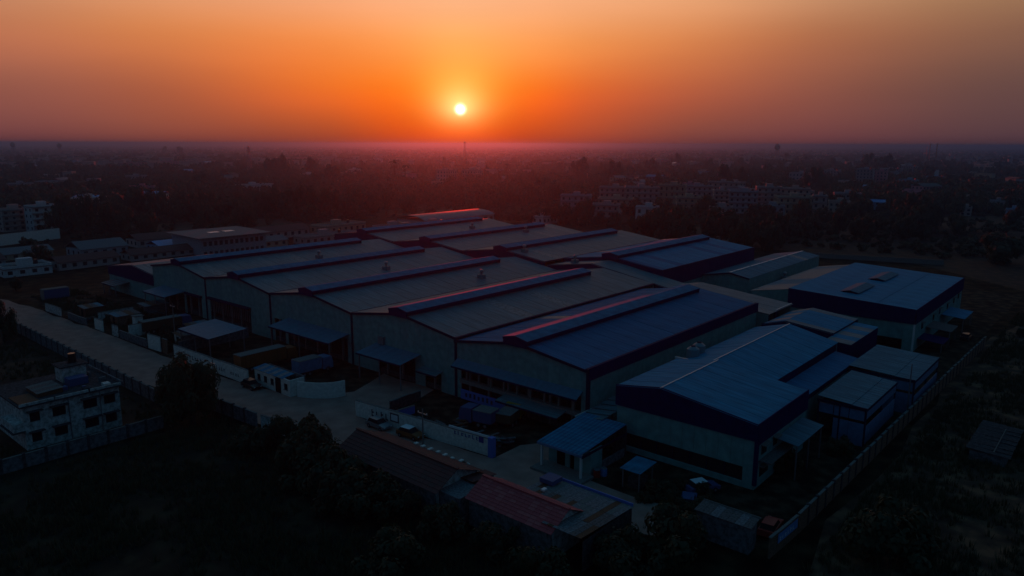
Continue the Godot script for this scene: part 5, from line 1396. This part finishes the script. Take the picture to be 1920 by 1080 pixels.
# ---------------------------------------------------------------- town
# local axes: front face at +z, its left side at -x
func town_house(called: String, label: String, at: Vector3, turn: float, w: float, d: float, h: float, floors: int, tone: int, style: String, detail: int, group := "") -> Node3D:
	var t := thing(called, label, "building", at, turn, group)
	var m: Material = M["house_%d" % tone]
	bx(t, "wall", m, Vector3(-w / 2, -0.2, -d / 2), Vector3(w / 2, h, d / 2))
	var fh := h / floors
	if style == "blue":
		for s in [-1.0, 1.0]:
			slab(t, "roof", M.roof_blue_a if tone == 6 else M.blue_paint, [Vector3(-w / 2 - 0.4, h + d * 0.16, 0), Vector3(w / 2 + 0.4, h + d * 0.16, 0), Vector3(w / 2 + 0.4, h - 0.05, s * (d / 2 + 0.4)), Vector3(-w / 2 - 0.4, h - 0.05, s * (d / 2 + 0.4))], 0.1)
	elif style == "gable":
		for s in [-1.0, 1.0]:
			slab(t, "roof", M[["tile_b", "asbestos_b", "asbestos_a"][tone % 3]], [Vector3(-w / 2 - 0.4, h + d * 0.2, 0), Vector3(w / 2 + 0.4, h + d * 0.2, 0), Vector3(w / 2 + 0.4, h - 0.05, s * (d / 2 + 0.4)), Vector3(-w / 2 - 0.4, h - 0.05, s * (d / 2 + 0.4))], 0.1)
	else:
		bx(t, "roof_slab", M.concrete, Vector3(-w / 2 - 0.3, h, -d / 2 - 0.3), Vector3(w / 2 + 0.3, h + 0.2, d / 2 + 0.3))
		for q in [[-w / 2, -d / 2, w / 2, -d / 2 + 0.2], [-w / 2, d / 2 - 0.2, w / 2, d / 2], [-w / 2, -d / 2 + 0.2, -w / 2 + 0.2, d / 2 - 0.2], [w / 2 - 0.2, -d / 2 + 0.2, w / 2, d / 2 - 0.2]]:
			bx(t, "parapet", m, Vector3(q[0], h + 0.2, q[1]), Vector3(q[2], h + 0.9, q[3]))
		if detail > 0:
			bx(t, "stair_room", m, Vector3(-w * 0.1, h + 0.2, -d * 0.3), Vector3(minf(w * 0.2, -w * 0.1 + 4.0), h + 2.4, 0.0))
			bar(t, "roof_tank", M.black_paint, Vector3(w * 0.3, h + 0.2, -d * 0.2), Vector3(w * 0.3, h + 1.6, -d * 0.2), 0.7, 0.6, 8)
	if detail == 0: return t
	var n := clampi(roundi(w / 3.4), 2, 8)
	for f in floors:
		var y := f * fh
		if style == "apt":
			bx(t, "floor_band", M.concrete, Vector3(-w / 2 - 0.5, y + fh - 0.15, d / 2), Vector3(w / 2 + 0.3, y + fh + 0.1, d / 2 + 0.9))
		for k in n:
			var x := -w / 2 + w * (k + 0.5) / n
			if style == "apt" and k % 3 == 1 and f > 0:
				bx(t, "balcony_rail", m, Vector3(x - w / n * 0.48, y + 0.1, d / 2 + 0.8), Vector3(x + w / n * 0.48, y + 0.9, d / 2 + 0.9))
				bx(t, "door", M.dark, Vector3(x - 0.5, y + 0.1, d / 2 + 0.01), Vector3(x + 0.5, y + fh * 0.75, d / 2 + 0.03))
			else:
				bx(t, "window", M.glass, Vector3(x - 0.65, y + fh * 0.32, d / 2 + 0.01), Vector3(x + 0.65, y + fh * 0.78, d / 2 + 0.03))
				if detail > 1: bx(t, "window_shade", M.concrete, Vector3(x - 0.85, y + fh * 0.8, d / 2 + 0.01), Vector3(x + 0.85, y + fh * 0.83, d / 2 + 0.55))
		var nd := clampi(roundi(d / 3.6), 1, 4)
		for k in nd:
			var z := -d / 2 + d * (k + 0.5) / nd
			for s in [-1.0, 1.0]:
				bx(t, "window", M.glass, Vector3(s * (w / 2 + 0.01), y + fh * 0.32, z - 0.55), Vector3(s * (w / 2 + 0.03), y + fh * 0.78, z + 0.55))
	return t

func face_turn(x: float, z: float) -> float:
	# turn so that the front looks back towards the factory road, in steps of the town's own grid
	return snappedf(atan2(-x, -z), PI / 2) + deg_to_rad(8.0)

func lattice_tower(t: Node, h: float, w: float, m: Material) -> void:
	var st := begin()
	var n := 9
	for k in n:
		var a := lerpf(w, w * 0.25, float(k) / n)
		var b := lerpf(w, w * 0.25, float(k + 1) / n)
		var y := h * k / n
		var y2 := h * (k + 1) / n
		for c in 4:
			var s := Vector3([1, 1, -1, -1][c], 0, [1, -1, -1, 1][c])
			var s2 := Vector3([1, 1, -1, -1][(c + 1) % 4], 0, [1, -1, -1, 1][(c + 1) % 4])
			bar_into(st, s * a + Vector3(0, y, 0), s * b + Vector3(0, y2, 0), 0.22, 0.2, 4)
			bar_into(st, s * a + Vector3(0, y, 0), s2 * b + Vector3(0, y2, 0), 0.12, 0.12, 4)
			bar_into(st, s * b + Vector3(0, y2, 0), s2 * b + Vector3(0, y2, 0), 0.12, 0.12, 4)
	put(t, "lattice", done(st), m)

func towers() -> void:
	var i := 0
	for q in TOWERS:
		var at := Vector3(q[0], 0, q[1])
		var h: float = minf(q[2], 44.5)
		match q[3]:
			"lattice":
				var t := thing("lattice_tower", ["steel power pylon standing among the trees left of the sun", "red and white telecom mast straight below the sun", "tall telecom mast on the right-hand horizon"][mini(i, 2)], "tower", at)
				lattice_tower(t, h, 2.6 if i == 0 else 1.7, M.steel if i == 0 else M.red_paint)
				if i == 0:
					for y in [0.72, 0.82, 0.92]:
						bx(t, "cross_arm", M.steel, Vector3(-4.2, h * y, -0.25), Vector3(4.2, h * y + 0.5, 0.25))
				else:
					bar(t, "antenna_drum", M.steel, Vector3(0, h * 0.93, 0), Vector3(0, h * 1.0, 0), 1.6, 1.6, 10)
			"chimney":
				var t := thing("chimney", ["slim chimney beside the tall right-hand mast", "short dark chimney above the town at the right"][0 if i < 5 else 1], "chimney", at)
				bar(t, "shaft", M.brick_wall, Vector3.ZERO, Vector3(0, h, 0), 1.6, 1.0, 12)
				bar(t, "cap", M.dark_concrete, Vector3(0, h, 0), Vector3(0, h + 0.4, 0), 1.35, 1.35, 12)
			"water":
				var t := thing("water_tower", ["", "", "", "", "mushroom-shaped water tower alone on the right horizon", "water tower on the horizon at the left edge", "slimmer water tower second from the left edge", "", "", "", "", "water tower beside the tall tree on the left horizon"][i], "water tower", at)
				for c in 6:
					var a := TAU * c / 6.0
					bar(t, "leg", M.concrete, Vector3(cos(a) * 4.0, 0, sin(a) * 4.0), Vector3(cos(a) * 4.0, h * 0.62, sin(a) * 4.0), 0.5, 0.5, 6)
				var st := begin()
				bar_into(st, Vector3(0, h * 0.58, 0), Vector3(0, h * 0.7, 0), 3.0, 7.5, 16)
				bar_into(st, Vector3(0, h * 0.7, 0), Vector3(0, h * 0.84, 0), 7.5, 7.2, 16)
				bar_into(st, Vector3(0, h * 0.84, 0), Vector3(0, h * 0.97, 0), 7.2, 1.5, 16)
				put(t, "tank", done(st), M.concrete)
				bar(t, "finial", M.steel, Vector3(0, h * 0.97, 0), Vector3(0, h * 1.0, 0), 0.3, 0.1, 6)
			"mast":
				var t := thing("radio_mast", ["thin mast with a pointed foot on the left horizon", "thin mast far away on the right horizon", "thin mast just left of the tall right-hand mast"][0 if i == 7 else (1 if i == 9 else 2)], "mast", at)
				bar(t, "shaft", M.steel, Vector3(0, h * 0.4, 0), Vector3(0, h, 0), 0.5, 0.25, 6)
				bar(t, "foot", M.concrete, Vector3.ZERO, Vector3(0, h * 0.4, 0), 4.0, 0.5, 8)
		i += 1

func town() -> void:
	var paint := ["beige", "white", "cream", "grey", "pink", "blue-grey", "dull blue", "bright blue"]
	var said := {0: "four-storey beige flats at the far left edge above the white wall", 1: "four-storey white flats beside the beige flats at far left", 2: "low white house alone among the trees left of the sun", 3: "cream three-storey block at the left end of the apartment cluster", 4: "grey four-storey block behind the cream block of the cluster", 5: "cream four-storey block in the middle of the apartment cluster", 6: "small pink house at the back of the apartment cluster", 7: "narrow grey flats left of the blue-grey flats", 8: "blue-grey flats in the middle of the apartment cluster", 9: "tallest grey flats in the apartment cluster", 10: "long cream flats with balconies at the right of the cluster", 11: "grey flats at the right end of the apartment cluster", 12: "white two-storey house in front of the apartment cluster", 13: "blue-roofed house behind the apartment cluster", 14: "white flat-roofed house behind the cluster near the blue roof", 15: "pink three-storey house beside the bright blue shed", 16: "bright blue shed behind the apartment cluster"}
	var i := 0
	for q in FAR_HOUSES:
		var label: String = said.get(i, "%s %d-storey building %s, %s" % [paint[q[5]], q[4], how_far(q[0], q[1]), side_of(q[0], q[1])])
		var turn := face_turn(q[0], q[1])
		if q[0] > 300 and q[0] < 470 and q[1] > -260: turn = deg_to_rad(-62.0 + 6.0 * sin(i * 2.1))
		var th := town_house("apartment_block" if q[6] == "apt" else "town_house", label, Vector3(q[0], 0, q[1]), turn, q[2] * 0.92, clampf(q[2] * 0.6, 7.0, 14.0), q[3], q[4], q[5], q[6], 2 if Vector2(q[0], q[1]).length() < 560 else 1, "" if said.has(i) else "buildings of the town")
		if not said.has(i): rank(th)
		i += 1
	# more of the apartment cluster
	var fill := [[352, -232, 16, 6.4, 2, 3, "apt"], [365, -262, 18, 9.6, 3, 5, "apt"], [398, -205, 14, 9.4, 3, 2, "apt"], [408, -262, 20, 12.6, 4, 3, "apt"], [432, -256, 16, 9.6, 3, 0, "flat"], [462, -232, 20, 12.4, 4, 5, "apt"], [470, -200, 16, 9.4, 3, 3, "apt"], [478, -172, 18, 12.4, 4, 0, "apt"], [492, -214, 18, 9.6, 3, 5, "flat"], [505, -180, 20, 9.4, 3, 3, "apt"], [520, -240, 22, 12.6, 4, 3, "apt"], [384, -178, 12, 6.2, 2, 3, "flat"], [410, -160, 14, 6.2, 2, 5, "flat"], [470, -142, 12, 6.2, 2, 0, "flat"], [505, -148, 16, 9.2, 3, 5, "apt"]]
	for q in fill:
		rank(town_house("apartment_block", "%s %d-storey block filling the apartment cluster right of the sun" % [paint[q[5]], q[4]], Vector3(q[0], 0, q[1]), deg_to_rad(-62.0 + rng.randf_range(-8, 8)), q[2], 9.0, q[3], q[4], q[5], q[6], 1, "blocks of the apartment cluster"))
	# long low quarters left of the sheds
	var rows := [[73, -262, 13, 9, 3.2, 1, "flat", "white flat quarters nearest the road at far left"], [91, -264, 19, 8, 3.4, 3, "gable", "long grey quarters with a row of dark windows at left"], [118, -266, 26, 8, 3.3, 3, "gable", "long grey quarters behind the navy annex"], [150, -262, 28, 8, 3.2, 2, "gable", "long low quarters behind the first shed ridge"], [182, -258, 26, 8, 3.4, 3, "flat", "grey quarters behind the rear end of the first shed"], [103, -285, 16, 12, 5.0, 5, "gable", "dark grey gabled hall among the low quarters"], [136, -300, 30, 10, 4.0, 3, "gable", "long grey sheet roof beyond the quarters"], [128, -282, 14, 9, 3.6, 7, "blue", "bright blue sheet roof among the low quarters"], [175, -285, 28, 10, 4.0, 3, "gable", "low grey roof right of the white-roofed hall"], [206, -282, 24, 10, 4.0, 2, "flat", "low cream quarters left of the far long shed"], [222, -262, 18, 9, 3.8, 3, "flat", "grey quarters behind the far left rear shed"], [62, -285, 22, 10, 3.6, 3, "gable", "brown roofed quarters at the left edge"], [80, -300, 24, 9, 3.4, 2, "gable", "low quarters in front of the long white wall"]]
	for q in rows:
		town_house("long_quarters", q[7], Vector3(q[0], 0, q[1]), deg_to_rad(rng.randf_range(-1.0, 5.0)), q[2], q[3], q[4] * rng.randf_range(0.62, 0.85), 1, q[5], q[6], 1, "low quarters left of the sheds")
	var b := thing("white_roof_hall", "two-storey hall with a large pale flat roof beyond the quarters", "hall", Vector3(140, -1.2, -268))
	bx(b, "wall", M.house_5, Vector3(-13, 0, -10), Vector3(13, 7.6, 12))
	slab(b, "roof", M.asbestos_a, [Vector3(-14.5, 7.8, 14), Vector3(14.5, 7.8, 14), Vector3(14.5, 8.2, -11.5), Vector3(-14.5, 8.2, -11.5)], 0.2)
	for f in 2:
		for k in 12: bx(b, "window", M.glass, Vector3(-12 + k * 2.05, 1.0 + f * 3.6, 12.01), Vector3(-10.8 + k * 2.05, 2.6 + f * 3.6, 12.04))
	for k in 2: slab(b, "skylight", M.white_paint, [Vector3(-4 + k * 6, 8.05, 2), Vector3(0 + k * 6, 8.05, 2), Vector3(0 + k * 6, 8.1, -1), Vector3(-4 + k * 6, 8.1, -1)], 0.03)
	var s := thing("far_long_shed", "long shed with pale curved roof straight beyond the rear sheds", "shed", Vector3(264, 0, -270))
	for k in 8:
		var a0 := PI * (0.2 + 0.6 * k / 8.0)
		var a1 := PI * (0.2 + 0.6 * (k + 1) / 8.0)
		slab(s, "roof_sheet", M.roof_c, [Vector3(-25, 1.0 + sin(a0) * 5.0, -cos(a0) * 13), Vector3(25, 1.0 + sin(a0) * 5.0, -cos(a0) * 13), Vector3(25, 1.0 + sin(a1) * 5.0, -cos(a1) * 13), Vector3(-25, 1.0 + sin(a1) * 5.0, -cos(a1) * 13)], 0.1)
	bx(s, "wall", M.house_3, Vector3(-24.6, 0, -10), Vector3(24.6, 3.6, 10))
	for k in 12: bx(s, "window", M.glass, Vector3(-23 + k * 4, 1.2, 10.01), Vector3(-20.6 + k * 4, 2.8, 10.05))
	for q in [[236, -250, 20, 7, 3.4, 3, "low grey outbuilding before the curved-roof shed"], [300, -235, 12, 7, 3.2, 1, "small pale outbuilding right of the curved-roof shed"], [215, -246, 16, 8, 3.6, 2, "cream outbuilding behind the far left rear shed"]]:
		town_house("outbuilding", q[6], Vector3(q[0], 0, q[1]), 0.0, q[2], q[3], q[4], 1, q[5], "flat", 1)
	# the rest of the town, house by house
	var made := 0
	var tries := 0
	while made < 165 and tries < 5000:
		tries += 1
		var a := deg_to_rad(rng.randf_range(9.0, 88.0))
		var r := 430.0 * pow(5.0, pow(rng.randf(), 0.9))
		var x := sin(a) * r
		var z := -cos(a) * r
		if x < 330.0 and z > -420.0: continue
		if x < 480.0 and x > 330.0 and z > -270.0 and z < -120.0: continue
		var rel := rad_to_deg(a) - SUN_AZIMUTH
		if rel > 22.0 and r < 620.0: continue
		if absf(rel) < 16.0 and r < 700.0 and rng.randf() < 0.7: continue
		var fl := 1 + rng.randi() % 3
		var tone: int = [0, 1, 2, 3, 3, 5, 5, 4, 7, 2][rng.randi() % 10]
		var style: String = ["flat", "flat", "apt", "gable", "flat", "blue" if rng.randf() < 0.3 else "gable"][rng.randi() % 6]
		var w := rng.randf_range(8.0, 20.0)
		var th := town_house("town_house", "%s %d-storey house %s, %s" % [paint[tone], fl, how_far(x, z), side_of(x, z)], Vector3(x, 0, z), rng.randf_range(-0.5, 0.5) + (PI / 2 if rng.randf() < 0.5 else 0.0) - 0.7, w, rng.randf_range(7.0, 11.0), fl * 3.1, fl, tone, style, 1 if r < 760.0 else 0, "%s %d-storey houses %s %s" % [paint[tone], fl, how_far(x, z), side_of(x, z)])
		rank(th)
		made += 1
	# roofs too far to tell apart
	var st := begin()
	solid_into(st, [Vector3(-0.5, 0, -0.5), Vector3(0.5, 0, -0.5), Vector3(0.5, 0, 0.5), Vector3(-0.5, 0, 0.5)], [Vector3(-0.5, 1, -0.5), Vector3(0.5, 1, -0.5), Vector3(0.5, 1, 0.5), Vector3(-0.5, 1, 0.5)])
	solid_into(st, [Vector3(-0.54, 1, -0.54), Vector3(0.54, 1, -0.54), Vector3(0.54, 1, 0.54), Vector3(-0.54, 1, 0.54)], [Vector3(-0.54, 1.06, -0.54), Vector3(0.54, 1.06, -0.54), Vector3(0.54, 1.06, 0.54), Vector3(-0.54, 1.06, 0.54)])
	var mm := MultiMesh.new()
	mm.transform_format = MultiMesh.TRANSFORM_3D
	mm.mesh = done(st)
	mm.instance_count = 800
	for k in 800:
		var a := deg_to_rad(rng.randf_range(8.0, 90.0))
		var r := 1300.0 * pow(4.5, rng.randf())
		mm.set_instance_transform(k, Transform3D(Basis(Vector3.UP, rng.randf() * TAU).scaled(Vector3(rng.randf_range(8, 26), rng.randf_range(3, 11), rng.randf_range(8, 14))), Vector3(sin(a) * r, 0, -cos(a) * r)))
	var o := MultiMeshInstance3D.new()
	o.name = "distant_town"
	o.multimesh = mm
	o.material_override = M.house_3
	add_child(o)
	tag(o, "hazy buildings of the distant town too far to tell apart", "town", "", "stuff")

func _ready() -> void:
	rng.seed = 20240511
	set_view()
	make_materials()
	setting()
	front_sheds()
	rear_sheds()
	right_sheds()
	walls()
	town()
	towers()
	left_house()
	road_houses()
	trees()
	vehicles()
	grass()
	tell_apart()
